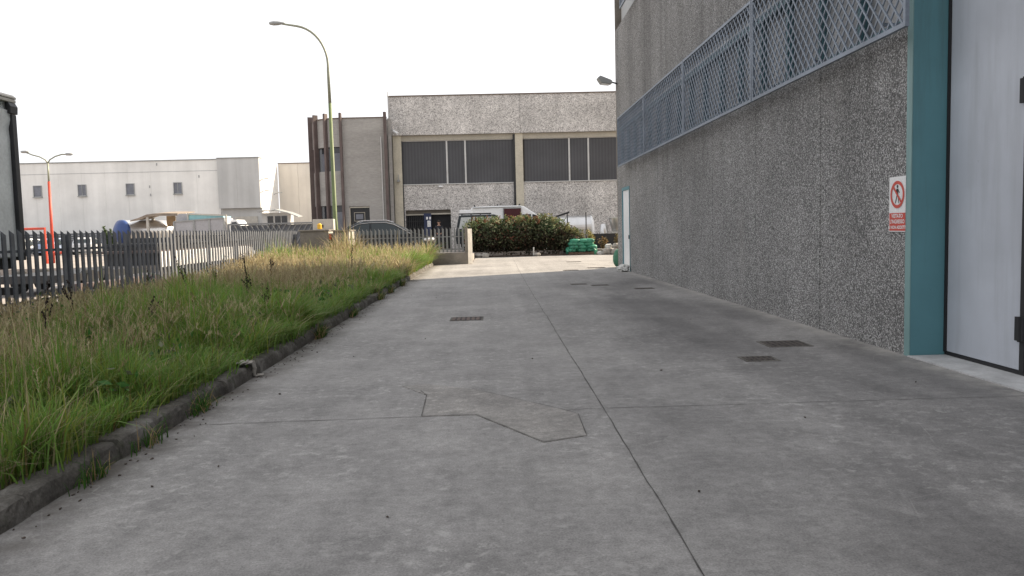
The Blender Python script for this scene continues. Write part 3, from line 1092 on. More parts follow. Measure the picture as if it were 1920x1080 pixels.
CC = thing('security_camera', 'white tube camera under the corner of the far factory', 'camera', (-5.8, FY - 0.3, 7.2))
m = MB()
m.tube([(-5.92, FY - 0.45, 7.62), (-5.62, FY - 0.65, 7.42)], 0.075, 10)
obj('housing', m, 'white', CC)
m = MB()
m.tube([(-6.1, FY - 0.28, 7.7), (-5.85, FY - 0.47, 7.6)], 0.025, 6)
obj('bracket', m, 'lamp_grey', CC)
WL = thing('wall_lamp', 'small grey lamp fixed at mid height of the cream corner column', 'lamp', (-5.75, FY - 0.13, 5.0))
m = MB()
m.box(-5.82, -5.66, FY - 0.3, FY - 0.13, 4.5, 4.62)
m.tube([(-5.74, FY - 0.2, 4.62), (-5.74, FY - 0.16, 4.95)], 0.02, 6)
obj('housing', m, 'lamp_grey', WL)
solid('alarm_box', 'tiny white box under the black windows of the far factory', 'alarm box', MB().box(-3.25, -3.0, FY - 0.12, FY, 4.12, 4.22), 'white')

# round-cornered office block
OB = thing('office_block', 'grey rendered office block with rounded corner and rusty brown fins', 'office building', (-8.5, 49, 0.25))
RC, RX = 2.25, -9.0
RY = 49.0 + RC


def arc(r, a0, a1, z0, z1, n=14):
    """curved wall slab: angle 0 faces the camera, positive goes to the left"""
    mb = MB()
    vs, fs = [], []
    for i in range(n + 1):
        a = a0 + (a1 - a0) * i / n
        for rr in (r, r - 0.15):
            for z in (z0, z1):
                vs.append((RX - rr * math.sin(a), RY - rr * math.cos(a), z))
    for i in range(n):
        o, q = i * 4, i * 4 + 4
        fs += [(o, o + 1, q + 1, q), (o + 2, q + 2, q + 3, o + 3), (o + 1, o + 3, q + 3, q + 1), (o, q, q + 2, o + 2)]
    fs += [(0, 2, 3, 1), (n * 4, n * 4 + 1, n * 4 + 3, n * 4 + 2)]
    return mb.add(vs, fs)


A1 = R(150)
m = MB()
m.box(RX, -6.25, 49, 49.2, 3.02, 8.35)
m.box(RX, -8.72, 49, 49.2, 0.2, 3.02)
m.box(-7.48, -6.25, 49, 49.2, 0.2, 3.02)
for z0, z1 in ((6.66, 8.35), (3.1, 5.2)):
    q = arc(RC, 0, A1, z0, z1, 22)
    m.add(q.v, q.f)
obj('wall', m, 'block', OB)
for z0, z1 in ((5.2, 6.66), (0.25, 3.1)):
    m = arc(RC - 0.22, R(4), A1, z0, z1, 22)
    obj('window', m, 'win_dark', OB)
for a0, a1, z0, z1 in ((3, 20, 5.22, 6.3), (30, 44, 5.22, 6.3), (3, 20, 0.25, 2.7)):
    obj('curtained_window', arc(RC - 0.2, R(a0), R(a1), z0, z1, 5), 'win_mid', OB)
q = arc(RC + 0.03, 0, A1, 8.352, 8.42, 22)
m = MB().add(q.v, q.f)
m.box(RX, -6.25, 48.97, 49.2, 8.352, 8.42)
obj('coping', m, 'coping', OB)
for deg in (1, 25, 47, 70, 95, 120):
    a = R(deg)
    m = MB()
    cx, cyy = RX - (RC + 0.1) * math.sin(a), RY - (RC + 0.1) * math.cos(a)
    e = Vector((math.cos(a), -math.sin(a), 0))
    nrm = Vector((math.sin(a), math.cos(a), 0)) * -1
    vs = []
    for z in (0.2, 8.68):
        for i, jn in ((-1, -1), (1, -1), (1, 1), (-1, 1)):
            pp = Vector((cx, cyy, z)) + e * (0.068 * i) + Vector((-math.sin(a), -math.cos(a), 0)) * (0.15 * jn)
            vs.append(pp)
    m.add(vs, [(0, 3, 2, 1), (4, 5, 6, 7), (0, 1, 5, 4), (1, 2, 6, 5), (2, 3, 7, 6), (3, 0, 4, 7)])
    obj('fin', m, 'fin', OB)
m = MB()
m.box(-6.42, -6.25, 48.75, 48.99, 0.2, 8.68)
obj('fin', m, 'fin', OB)
m = MB()
m.box(-6.2, -6.03, 49.1, 49.6, 0.2, 7.3)
m.box(-6.245, -6.05, 49.3, 49.6, 7.3, 8.35)
obj('return_wall', m, 'block', OB)
m = MB()
m.tube([(-6.62, 48.93, 0.3), (-6.62, 48.93, 7.2)], 0.035, 8)
obj('downpipe', m, 'alu', OB)
m = MB()
m.box(RX, -6.26, 49.4, 58, 0.2, 8.3)
m.lathe([(1.95, 0.2), (1.95, 8.3)], (RX, RY, 0), 'Z', 32)
obj('building_core', m, 'dark', OB)
m = MB()
m.box(-8.72, -7.48, 49.1, 49.16, 0.25, 3.0)
od = obj('door', m, 'black_paint', OB)
m = MB()
m.box(-8.72, -8.66, 49.0, 49.09, 0.25, 2.96)
m.box(-8.66, -7.5, 49.0, 49.09, 2.92, 2.99)
for x0, x1, z0, z1 in ((-8.45, -7.78, 2.1, 2.13), (-8.45, -7.78, 2.62, 2.65), (-8.45, -8.42, 2.13, 2.62), (-7.81, -7.78, 2.13, 2.62)):
    m.box(x0, x1, 49.07, 49.095, z0, z1)
obj('door_frame', m, 'cream_dark', od)
m = MB()
m.box(-8.34, -7.9, 49.06, 49.098, 2.22, 2.53)
obj('door_pane', m, 'win_mid', od)
solid('beacon', 'small yellow warning beacon by the gate pillars', 'beacon', MB().lathe([(0.05, 1.58), (0.1, 1.6), (0.1, 1.78), (0.04, 1.84)], (-7.28, 33.7, 0), 'Z', 12), 'yellow')

# ================================================================== WHITE WAREHOUSE, LEFT DISTANCE
WW = thing('pale_warehouse', 'long pale stained warehouse with four small windows across the lot', 'warehouse', (-45, 88, 0))
m = MB()
for i in range(17):
    x0 = -72 + i * 2.49
    m.box(x0, x0 + 2.48, 88, 88.4, -0.02, 9.75)
obj('wall', m, 'ware', WW)
m = MB()
m.box(-29.66, -27.6, 87.3, 88.5, 4.4, 9.8)
m.box(-27.59, -25.15, 87.3, 88.5, 4.4, 9.8)
obj('grey_end_wall', m, 'ware_grey', WW)
m = MB()
m.box(-29.6, -25.17, 87.9, 88.5, -0.02, 4.38)
obj('end_base', m, 'ware_grey', WW)
m = MB()
for i in range(14):
    m.box(-28.2, -25.7, 87.8 + (i % 2) * 0.02, 87.88, 0.25 * i, 0.25 * i + 0.24)
obj('roller_door', m, 'conc_pale', WW)
m = MB()
m.box(-72, -29.67, 87.9, 88.5, 9.76, 9.86)
m.box(-29.67, -25.1, 87.2, 88.5, 9.81, 9.9)
obj('coping', m, 'lamp_grey', WW)
m = MB()
m.box(-72, -29.67, 87.985, 87.999, 8.55, 8.62)
obj('panel_joint', m, 'ware_grey', WW)
m = MB()
m.box(-72, -25.2, 88.51, 94.98, -0.02, 9.72)
obj('building_core', m, 'ware', WW)
for x, mt in ((-49.4, 'win_mid'), (-44.6, 'win_mid'), (-39.4, 'win_mid'), (-34.25, 'win_mid')):
    m = MB()
    m.box(x - 0.4, x + 0.4, 87.97, 88.05, 6.2, 7.32)
    wn = obj('window', m, mt, WW)
    m = MB()
    m.box(x - 0.46, x - 0.4, 87.9, 88.0, 6.14, 7.38)
    m.box(x + 0.4, x + 0.46, 87.9, 88.0, 6.14, 7.38)
    m.box(x - 0.4, x + 0.4, 87.9, 88.0, 7.32, 7.38)
    m.box(x - 0.5, x + 0.5, 87.8, 88.0, 6.06, 6.14)
    if x > -36 or x < -44 and x > -45:
        m.box(x - 0.03, x + 0.03, 87.93, 87.969, 6.2, 7.32)
    obj('window_frame', m, 'lamp_grey', wn)
m = MB()
for x, z in ((-37.3, 7.0), (-37.25, 6.1), (-31.9, 8.0), (-36.4, 9.4)):
    m.box(x - 0.05, x + 0.05, 87.95, 87.999, z - 0.15, z + 0.12)
obj('wall_bracket', m, 'lamp_grey', WW)

def lampbox(x, z, yy, label):
    L = thing('wall_lamp', label, 'lamp', (x, yy, z), 'wall lamps on the pale buildings')
    m = MB()
    m.tube([(x - 0.05, yy, z - 0.1), (x + 0.3, yy - 0.3, z), (x + 0.7, yy - 0.5, z + 0.05)], 0.04, 6)
    obj('arm', m, 'lamp_grey', L)
    m = MB()
    m.box(x + 0.55, x + 1.0, yy - 0.6, yy - 0.4, z, z + 0.1)
    obj('head', m, 'lamp_grey', L)


lampbox(-25.12, 7.45, 87.6, 'small lamp high on the grey end of the pale warehouse')
lampbox(-25.12, 6.15, 87.6, 'small lamp lower down the grey end of the pale warehouse')
lampbox(-25.12, 6.2, 93.0, 'small lamp on the sunlit end wall beside the beige building')

W2 = thing('beige_building', 'beige panelled building standing behind the rounded office block', 'building', (-20, 95, 0))
m = MB()
for i in range(6):
    x0 = -25.1 + i * 2.3
    m.box(x0, x0 + 2.28, 95, 95.3, -0.02, 9.75)
obj('wall', m, 'ware_beige', W2)
m = MB()
m.box(-25.1, -11.4, 95.31, 115, -0.02, 9.7)
obj('building_core', m, 'ware_beige', W2)
m = MB()
m.box(-25.12, -11.4, 94.9, 95.3, 9.755, 9.85)
obj('coping', m, 'coping', W2)
LT = thing('gate_house', 'low grey hut with wavy awning beside the beige building', 'hut', (-23.3, 86, 0))
m = MB()
m.box(-24.7, -21.8, 86, 88, -0.02, 3.75)
obj('wall', m, 'ware_grey', LT)
for x0 in (-24.1, -23.3, -22.6):
    m = MB()
    m.box(x0, x0 + 0.6, 85.95, 86.02, 2.2, 3.4)
    obj('window', m, 'win_dark', LT)
m = MB()
pts = [(-24.9, 3.8), (-24.4, 3.95), (-23.7, 3.88), (-23.0, 4.0), (-22.3, 3.8), (-21.6, 3.62), (-20.6, 3.2)]
for (a, b) in zip(pts[:-1], pts[1:]):
    m.add([(a[0], 85.0, a[1]), (b[0], 85.0, b[1]), (b[0], 87, b[1] + 0.1), (a[0], 87, a[1] + 0.1), (a[0], 85.0, a[1] + 0.09), (b[0], 85.0, b[1] + 0.09), (b[0], 87, b[1] + 0.19), (a[0], 87, a[1] + 0.19)],
          [(0, 3, 2, 1), (4, 5, 6, 7), (0, 1, 5, 4), (1, 2, 6, 5), (2, 3, 7, 6), (3, 0, 4, 7)])
obj('awning', m, 'lamp_grey', LT)

# low boundary wall under the pale warehouse
BW = thing('boundary_fence', 'low grey slatted fence at the foot of the pale warehouse', 'fence', (-48, 82, 0))
m = MB()
for i in range(9):
    m.box(-70, -37.5, 82, 82.05, 0.1 + i * 0.22, 0.29 + i * 0.22)
obj('slat_panel', m, 'galv', BW)
m = MB()
for i in range(14):
    m.box(-70 + i * 2.5, -69.88 + i * 2.5, 82.06, 82.14, 0, 2.1)
obj('post', m, 'galv', BW)

# ================================================================== PALISADE FENCES AND GATE PILLARS
FX = -8.2


def picket(mb, p, e, nrm, z0, z1, wdt=0.115, dep=0.05):
    """a pressed steel picket: flat face, one deeper flange with a taller pointed tip"""
    p, e, nrm = Vector(p), Vector(e), Vector(nrm)
    th = 0.012
    def pt(a, b, z):
        q = p + e * a + nrm * b
        return (q.x, q.y, z)
    # face plate, slanted tip
    vs = [pt(0, 0, z0), pt(wdt, 0, z0), pt(wdt, th, z0), pt(0, th, z0), pt(0, 0, z1 + 0.0), pt(wdt, 0, z1 - 0.055), pt(wdt, th, z1 - 0.055), pt(0, th, z1)]
    fs = [(0, 3, 2, 1), (4, 5, 6, 7), (0, 1, 5, 4), (1, 2, 6, 5), (2, 3, 7, 6), (3, 0, 4, 7)]
    mb.add(vs, fs)
    # flange
    vs = [pt(0, th + .001, z0), pt(th, th + .001, z0), pt(th, dep, z0), pt(0, dep, z0), pt(0, th + .001, z1), pt(th, th + .001, z1), pt(th, dep, z1 + 0.02), pt(0, dep, z1 + 0.02)]
    mb.add(vs, fs)
    vs = [pt(wdt - th, th + .001, z0), pt(wdt, th + .001, z0), pt(wdt, dep, z0), pt(wdt - th, dep, z0), pt(wdt - th, th + .001, z1 - 0.055), pt(wdt, th + .001, z1 - 0.055), pt(wdt, dep, z1 - 0.045), pt(wdt - th, dep, z1 - 0.045)]
    mb.add(vs, fs)


PF = thing('palisade_fence', 'long dark grey steel palisade fence along the grass verge', 'fence', (FX, 20, 0))
y = -2.0
b0 = y
while b0 < 33.4:
    m = MB()
    b1 = min(b0 + 2.54, 33.6)
    y = b0
    while y < b1 - 0.05:
        picket(m, (FX + 0.0, y, 0), (0, 1, 0), (-1, 0, 0), 0.08, 1.57 + random.uniform(-0.012, 0.012), 0.1 + random.uniform(-.006, .006), 0.03)
        y += 0.231
    obj('picket_panel', m, 'galv', PF)
    m = MB()
    m.box(FX - 0.16, FX - 0.088, b1 - 0.08, b1, 0, 1.5)
    obj('post', m, 'galv', PF)
    b0 = b1
for z in (1.2, 0.3):
    m = MB()
    m.box(FX - 0.085, FX - 0.036, -2, 33.6, z, z + 0.045)
    obj('rail', m, 'galv', PF)


def meter_box(mb):
    return mb


GP = thing('gate_pillar', 'wide concrete gate pillar with a red letterbox on its side', 'pillar', (-7.4, 33.5, 0), 'concrete gate pillars')
m = MB()
m.box(-7.95, -6.8, 33.0, 34.1, 0, 1.5)
obj('body', m, 'conc_wall', GP, bevel=0.02)
m = MB()
m.box(-8.0, -6.74, 32.95, 34.15, 1.502, 1.56)
obj('cap', m, 'conc_wall', GP, bevel=0.01)
m = MB()
m.box(-6.797, -6.78, 33.02, 34.08, 0.02, 1.49)
obj('lit_side', m, 'conc_pale', GP)  # pale slab puts the pillar's sunlit side into the colour
m = MB()
m.box(-6.778, -6.68, 33.05, 33.25, 1.14, 1.36)
obj('letterbox', m, 'orange', GP, bevel=0.01)
m = MB()
m.box(-6.778, -6.72, 33.5, 33.85, 0.75, 1.0)
obj('intercom', m, 'lamp_grey', GP)
GP2 = thing('gate_pillar', 'narrow concrete gate pillar with a dark meter slot in its pale side', 'pillar', (-6.2, 33.4, 0), 'concrete gate pillars')
m = MB()
m.box(-6.57, -5.96, 32.9, 34.2, 0, 1.48)
obj('body', m, 'conc_wall', GP2, bevel=0.02)
m = MB()
m.box(-5.957, -5.9, 32.9, 34.2, 0, 1.48)
obj('lit_side', m, 'conc_pale', GP2)  # sunlit side of this pillar painted as a pale slab
m = MB()
m.box(-6.62, -5.86, 32.85, 34.25, 1.482, 1.53)
obj('cap', m, 'conc_wall', GP2)
m = MB()
m.box(-5.898, -5.885, 33.15, 33.55, 0.6, 1.35)
obj('meter_slot', m, 'black_paint', GP2)
MBX = thing('meter_cabinet', 'pale grey meter cabinet showing above the gate pillars', 'cabinet', (-7.05, 34.6, 0))
m = MB()
m.box(-7.72, -6.83, 34.4, 34.8, 0, 2.02)
obj('housing', m, 'lamp_grey' if False else 'conc_pale', MBX, bevel=0.01)
m = MB()
m.box(-7.4, -7.26, 34.385, 34.399, 1.66, 1.78)
obj('meter_window', m, 'black_paint', MBX)

# low wall with palisade on top, ending in a lit pillar
F2 = thing('palisade_wall', 'low concrete wall topped with grey palisade pickets in front of the dark car', 'fence', (-3.4, 32.6, 0))
m = MB()
m.box(-5.88, -1.0, 32.5, 32.75, -0.02, 0.48)
obj('base_wall', m, 'conc_wall', F2, bevel=0.015)
m = MB()
x = -5.8
while x < -1.2:
    picket(m, (x, 32.6, 0), (1, 0, 0), (0, 1, 0), 0.5, 1.5 + random.uniform(-0.01, 0.01), 0.07, 0.035)
    x += 0.163
obj('picket_panel', m, 'galv_light', F2)
for z in (1.12, 0.6):
    m = MB()
    m.box(-5.88, -1.0, 32.655, 32.69, z, z + 0.04)
    obj('rail', m, 'galv_light', F2)
m = MB()
m.box(-1.12, -1.0, 32.55, 32.7, 0.481, 1.5)
obj('end_post', m, 'conc_wall', F2, bevel=0.01)
m = MB()
m.flat([(-0.995, 32.52), (-0.83, 33.02), (-0.99, 33.06), (-1.02, 32.78)], 0.0, 1.45)
obj('return_panel', m, 'conc_grey', F2)

# sliding gate behind the pillars: rail with fanned bars
SGT = thing('sliding_gate', 'grey sliding gate with fanned diagonal bars behind the palisade fence', 'gate', (-11, 40, 0))
m = MB()
m.box(-13.2, -8.7, 40, 40.08, 1.92, 2.0)
m.box(-13.2, -8.7, 40, 40.08, 0.25, 0.33)
for x in (-13.2, -8.76):
    m.box(x, x + 0.06, 40, 40.08, 0.331, 1.919)
obj('gate_frame', m, 'galv_light', SGT)
m = MB()
for i in range(9):
    x0 = -12.9 + i * 0.27
    m.bar((x0, 40.04, 1.91), (x0 + 0.95, 40.04, 0.34), 0.05, 0.04, (0, 1, 0))
for i in range(9):
    x0 = -9.0 - i * 0.27
    m.bar((x0, 40.1, 1.91), (x0 - 0.95, 40.1, 0.34), 0.05, 0.04, (0, 1, 0))
obj('bars', m, 'galv_light', SGT)
m = MB()
m.box(-13.1, -8.8, 40.12, 40.14, 0.34, 1.9)
obj('sheet_backing', m, 'galv', SGT)

# ================================================================== STREET LAMPS
SL = thing('street_lamp', 'tall street lamp with green lower pole and curved arm over the verge', 'street lamp', (-7.05, 36.0, 0))
m = MB()
m.tube([(-7.06, 36, 0), (-7.06, 36, 1.9), (-7.06, 36, 1.95), (-7.08, 36, 7.2)], [0.115, 0.112, 0.098, 0.072], 14)
obj('lower_pole', m, 'pole_green', SL, smooth=True)
m = MB()
pts = [(-7.08, 36, 7.2), (-7.1, 36, 8.6)]
for i in range(11):
    a = i / 10 * R(82)
    pts.append((-7.1 - 1.45 * (1 - math.cos(a)) * 1.05, 36, 8.9 + 1.72 * math.sin(a)))
pts += [(-9.0, 36, 10.7), (-9.1, 36, 10.72)]
m.tube(pts, [0.072, 0.062] + [0.05] * 11 + [0.04, 0.035], 12)
obj('upper_pole', m, 'pole_grey', SL, smooth=True)
m = MB()
m.lathe([(0.02, -9.62), (0.09, -9.58), (0.13, -9.42), (0.12, -9.22), (0.06, -9.0), (0.04, -8.92)], (0, 36, 10.74), 'X', 14)
m.v = [(x, y, 10.74 + (z - 10.74) * 0.75) for x, y, z in m.v]
obj('lamp_head', m, 'lamp_grey', SL, smooth=True)

DL = thing('double_lamp_post', 'slim lamp post with two arms and an orange-red lower pole beyond the fence', 'street lamp', (-22.98, 42, 0))
m = MB()
m.tube([(-23.02, 42, 0), (-22.98, 42, 4.45)], [0.08, 0.065], 10)
obj('lower_pole', m, 'orange', DL, smooth=True)
m = MB()
m.tube([(-22.98, 42, 4.45), (-22.97, 42, 5.4)], 0.045, 8)
for sg, xe, ze in ((-1, -24.1, 6.0), (1, -21.9, 5.83)):
    m.tube([(-22.97, 42, 5.4), (-22.97 + sg * 0.12, 42, 5.58), (-22.97 + sg * 0.4, 42, 5.74), (-22.97 + sg * 0.75, 42, 5.84), (xe, 42, ze)], 0.035, 8)
obj('arms', m, 'pole_grey', DL, smooth=True)
for xa, xb, z in ((-24.32, -23.9, 6.01), (-22.05, -21.65, 5.84)):
    m = MB()
    m.lathe([(0.03, xa), (0.1, xa + 0.06), (0.11, xb - 0.12), (0.04, xb)], (0, 42, z), 'X', 10)
    m.v = [(a, b, z + (c - z) * 0.7) for a, b, c in m.v]
    obj('lamp_head', m, 'lamp_grey', DL, smooth=True)
OB1 = thing('pipe_barrier', 'tall orange-red pipe frame left of the double lamp post', 'barrier', (-24.2, 41.9, 0), 'orange-red pipe barriers in the lot')
m = MB()
m.tube([(-26.2, 41.8, 0), (-26.2, 41.8, 2.02), (-23.25, 41.8, 2.02), (-23.25, 41.8, 0)], 0.08, 10)
obj('frame', m, 'orange', OB1)
OB2 = thing('pipe_barrier', 'low orange-red pipe hoop right of the double lamp post', 'barrier', (-22.4, 41.5, 0), 'orange-red pipe barriers in the lot')
m = MB()
m.tube([(-22.9, 41.5, 0), (-22.9, 41.5, 0.72), (-22.12, 41.5, 0.75), (-22.12, 41.5, 0)], 0.1, 10)
obj('frame', m, 'orange', OB2)


# ================================================================== VEHICLES
def wheel(parent, x, y, r, wd, side):
    m = MB()
    prof = [(r * 0.62, -wd / 2), (r * 0.9, -wd / 2), (r, -wd / 2 + 0.04), (r, wd / 2 - 0.04), (r * 0.9, wd / 2), (r * 0.62, wd / 2)]
    m.lathe(prof, (x, y, r), 'Y', 20)
    o = obj('wheel', m, 'tyre', parent, local=True)
    m = MB()
    m.lathe([(r * 0.6, -wd / 2 - 0.004), (r * 0.55, -wd / 2 + 0.015), (0.05, -wd / 2 + 0.03)] if side < 0 else [(0.05, wd / 2 - 0.03), (r * 0.55, wd / 2 - 0.015), (r * 0.6, wd / 2 + 0.004)], (x, y, r), 'Y', 16)
    obj('rim', m, 'lamp_grey', o, local=True)


def make_car(name, label, cat, loc, rot, P, group=None):
    """P: dict with length profile, belt height, half width, window polys"""
    t = thing(name, label, cat, loc, group, rot)
    hw, belt, top = P['hw'], P['belt'], P['top']
    tum = P.get('tum', 0.22)

    def taper(x, y, z):
        k = 1.0
        if z > belt:
            k = 1 - tum * (z - belt) / (top - belt)
        e = abs(x) / P['hl']
        if e > 0.75:
            k *= 1 - 0.16 * ((e - 0.75) / 0.25) ** 2
        if z < 0.45:
            k *= 0.95
        return (x, y * k, z)
    m = MB()
    n = 8
    # body lofted in slices across the width so it curves in plan and at the flanks
    ys = [-1, -0.985, -0.93, -0.6, 0, 0.6, 0.93, 0.985, 1]
    poly = P['body']
    k = len(poly)
    for iy, q in enumerate(ys):
        inset = {0: 0.06, 1: 0.025, 2: 0.0}.get(min(iy, len(ys) - 1 - iy), 0.0)
        cx = sum(p[0] for p in poly) / k
        cz = sum(p[1] for p in poly) / k
        for (x, z) in poly:
            fx = x + (-inset if x > cx else inset) * 0.8
            fz = z + (-inset if z > cz else inset) * 0.7
            m.v.append(taper(fx, q * hw, fz))
    for iy in range(len(ys) - 1):
        for i in range(k):
            jn = (i + 1) % k
            m.f.append((iy * k + i, iy * k + jn, (iy + 1) * k + jn, (iy + 1) * k + i))
    m.f.append(tuple(range(k))[::-1])
    m.f.append(tuple((len(ys) - 1) * k + i for i in range(k)))
    obj('body', m, P['paint'], t, local=True, bevel=0.02)
    for s in (-1, 1):
        for wpoly in P['windows']:
            m = MB()
            vs = []
            for off in (0.012, -0.03):
                for (x, z) in wpoly:
                    a = taper(x, s * hw, z)
                    vs.append((a[0], a[1] + s * off, a[2]))
            kk = len(wpoly)
            fs = [tuple(range(kk)), tuple(range(kk, 2 * kk))[::-1]] + [(i, i + kk, (i + 1) % kk + kk, (i + 1) % kk) for i in range(kk)]
            m.add(vs, fs)
            obj('window', m, P['glass'], t, local=True)
        for wx in P['wheels']:
            wheel(t, wx, s * (hw - 0.1), P.get('wr', 0.36), 0.24, s)
        # headlamp and tail lamp
        for (lx, lz, ll, lh, mt, nm) in P.get('lamps', ()):
            m = MB()
            a = taper(lx, s * hw, lz)
            m.blob((a[0], a[1] - s * 0.1, a[2]), (ll, 0.16, lh), 10, 6, 0.0)
            obj(nm, m, mt, t, local=True, smooth=True)
    for q in P.get('screens', ()):
        m = MB()
        (x0, z0), (x1, z1) = q
        vs = []
        dx, dz = x1 - x0, z1 - z0
        L = math.hypot(dx, dz)
        nx, nz = -dz / L * 0.015, dx / L * 0.015
        if nz < 0:
            nx, nz = -nx, -nz
        for sg in (1, -1):
            for (x, z) in ((x0, z0), (x1, z1)):
                for s in (-1, 1):
                    a = taper(x, s * hw * 0.9, z)
                    vs.append((a[0] + nx * sg, a[1], a[2] + nz * sg))
        m.add(vs, [(0, 1, 3, 2), (4, 6, 7, 5), (0, 2, 6, 4), (1, 5, 7, 3), (0, 4, 5, 1), (2, 3, 7, 6)])
        obj('windscreen', m, P['glass'], t, local=True)
    return t


SUV = dict(hw=0.92, hl=2.15, belt=0.98, top=1.62, tum=0.24, paint='carpaint', glass='carglass', wr=0.36,
           body=[(-2.0, 0.3), (-2.1, 0.6), (-2.08, 0.95), (-1.95, 1.15), (-1.62, 1.45), (-1.3, 1.58), (-0.8, 1.635), (-0.1, 1.63), (0.35, 1.53), (0.85, 1.28), (1.28, 1.02), (1.75, 0.92), (2.05, 0.76), (2.14, 0.55), (2.08, 0.3)],
           windows=[[(-1.72, 1.08), (-1.5, 1.34), (-1.2, 1.48), (-0.75, 1.53), (-0.72, 1.02), (-1.6, 1.04)], [(-0.64, 1.02), (-0.66, 1.535), (-0.05, 1.53), (0.3, 1.44), (0.75, 1.2), (0.95, 1.06), (0.95, 1.02)]],
           wheels=(-1.32, 1.33), screens=[((0.4, 1.5), (1.2, 1.07)), ((-1.98, 1.13), (-1.62, 1.46))],
           lamps=[(1.85, 0.78, 0.28, 0.08, 'headlamp', 'headlight'), (-1.98, 0.9, 0.1, 0.12, 'orange', 'tail_light'), (0.95, 1.06, 0.1, 0.07, 'carpaint', 'wing_mirror')])
car = make_car('parked_car', 'dark blue-grey hatchback-backed SUV parked behind the palisade wall', 'car', (-4.72, 36.0, 0.25), R(4), SUV)
for s in (-1, 1):
    m = MB()
    pts = []
    for (x, z) in [(-1.78, 1.06), (-1.55, 1.37), (-1.22, 1.52), (-0.7, 1.575), (-0.05, 1.57), (0.34, 1.475), (0.8, 1.22), (1.05, 1.05)]:
        k = 1 - 0.24 * max(0, z - 0.98) / 0.64
        pts.append((x, s * (0.92 * k + 0.008), z))
    m.tube(pts, 0.012, 6)
    obj('window_trim', m, 'chrome', car, local=True)
for s in (-1, 1):
    m = MB()
    m.tube([(-1.3, s * 0.6, 1.6), (-1.1, s * 0.61, 1.67), (0.0, s * 0.61, 1.67), (0.25, s * 0.6, 1.59)], 0.018, 6)
    obj('roof_rail', m, 'chrome', car, local=True)

VAN = dict(hw=1.0, hl=2.75, belt=1.3, top=2.5, tum=0.1, paint='white', glass='carglass', wr=0.36,
           body=[(-2.55, 0.35), (-2.6, 0.8), (-2.58, 1.6), (-2.5, 2.35), (-2.4, 2.47), (-1.0, 2.5), (0.35, 2.49), (0.6, 2.44), (1.45, 1.85), (1.85, 1.42), (2.55, 1.12), (2.7, 0.8), (2.68, 0.35)],
           windows=[[(0.48, 1.35), (0.48, 1.98), (0.98, 1.98), (0.98, 1.35)], [(1.06, 1.35), (1.06, 1.98), (1.28, 1.92), (1.72, 1.42), (1.72, 1.35)]],
           wheels=(-1.55, 1.75), screens=[((0.72, 2.33), (1.78, 1.47))],
           lamps=[(2.5, 0.95, 0.14, 0.14, 'headlamp', 'headlight'), (1.72, 1.4, 0.1, 0.16, 'black_paint', 'wing_mirror')])
van = make_car('white_van', 'white high-roofed van with open side door showing maroon inside, behind the hedge', 'van', (1.32, 46.9, 0.25), R(0), VAN)
m = MB()
m.box(-0.58, 0.4, -1.012, -0.95, 0.6, 2.32)
obj('open_side_doorway', m, 'maroon', van, local=True)
m = MB()
m.box(-0.64, -0.59, -1.0, -0.93, 0.6, 2.34)
m.box(-0.64, 0.42, -0.99, -0.9, 2.325, 2.36)
m.box(-2.4, 0.42, -0.95, -0.9, 2.4, 2.44)
obj('door_track', m, 'lamp_grey', van, local=True)
m = MB()
m.box(-3.2, -2.5, 0.0, 0.05, 0.6, 2.33)
obj('rear_door', m, 'white', van, local=True, bevel=0.03)
for x in (-2.3, -0.95, 0.35):
    for s in (-0.7, 0.7):
        m = MB()
        m.box(x - 0.03, x + 0.03, s - 0.03, s + 0.03, 2.49, 2.6)
        obj('roof_mount', m, 'black_paint', van, local=True)

JEEP = dict(hw=0.85, hl=2.1, belt=1.2, top=1.95, tum=0.12, paint='carpaint', glass='paleglass', wr=0.38,
            body=[(-1.7, 0.4), (-1.75, 0.8), (-1.7, 1.2), (-1.55, 1.9), (-1.4, 1.95), (0.35, 1.95), (0.5, 1.9), (0.85, 1.25), (1.9, 1.12), (2.0, 0.8), (1.95, 0.4)],
            windows=[[(-1.55, 1.22), (-1.42, 1.82), (-0.9, 1.83), (-0.9, 1.22)], [(-0.8, 1.22), (-0.8, 1.83), (-0.2, 1.83), (-0.2, 1.22)], [(-0.12, 1.22), (-0.12, 1.83), (0.4, 1.83), (0.68, 1.26), (0.68, 1.22)]],
            wheels=(-1.1, 1.3), screens=[((0.5, 1.86), (0.82, 1.29))],
            lamps=[(1.9, 0.95, 0.1, 0.1, 'headlamp', 'headlight')])
jeep = make_car('off_road_vehicle', 'dark boxy off-road vehicle with pale windows behind the left end of hedge', 'car', (-0.2, 43.2, 0.25), R(0), JEEP)
m = MB()
for s in (-0.62, 0.62):
    m.tube([(-1.55, s, 2.02), (0.2, s, 2.02)], 0.025, 6)
for x in (-1.4, -0.9, -0.4, 0.1):
    m.tube([(x, -0.62, 2.02), (x, 0.62, 2.02)], 0.02, 6)
    m.tube([(x, -0.62, 1.93), (x, -0.62, 2.02)], 0.02, 6)
    m.tube([(x, 0.62, 1.93), (x, 0.62, 2.02)], 0.02, 6)
obj('roof_rack', m, 'black_paint', jeep, local=True)

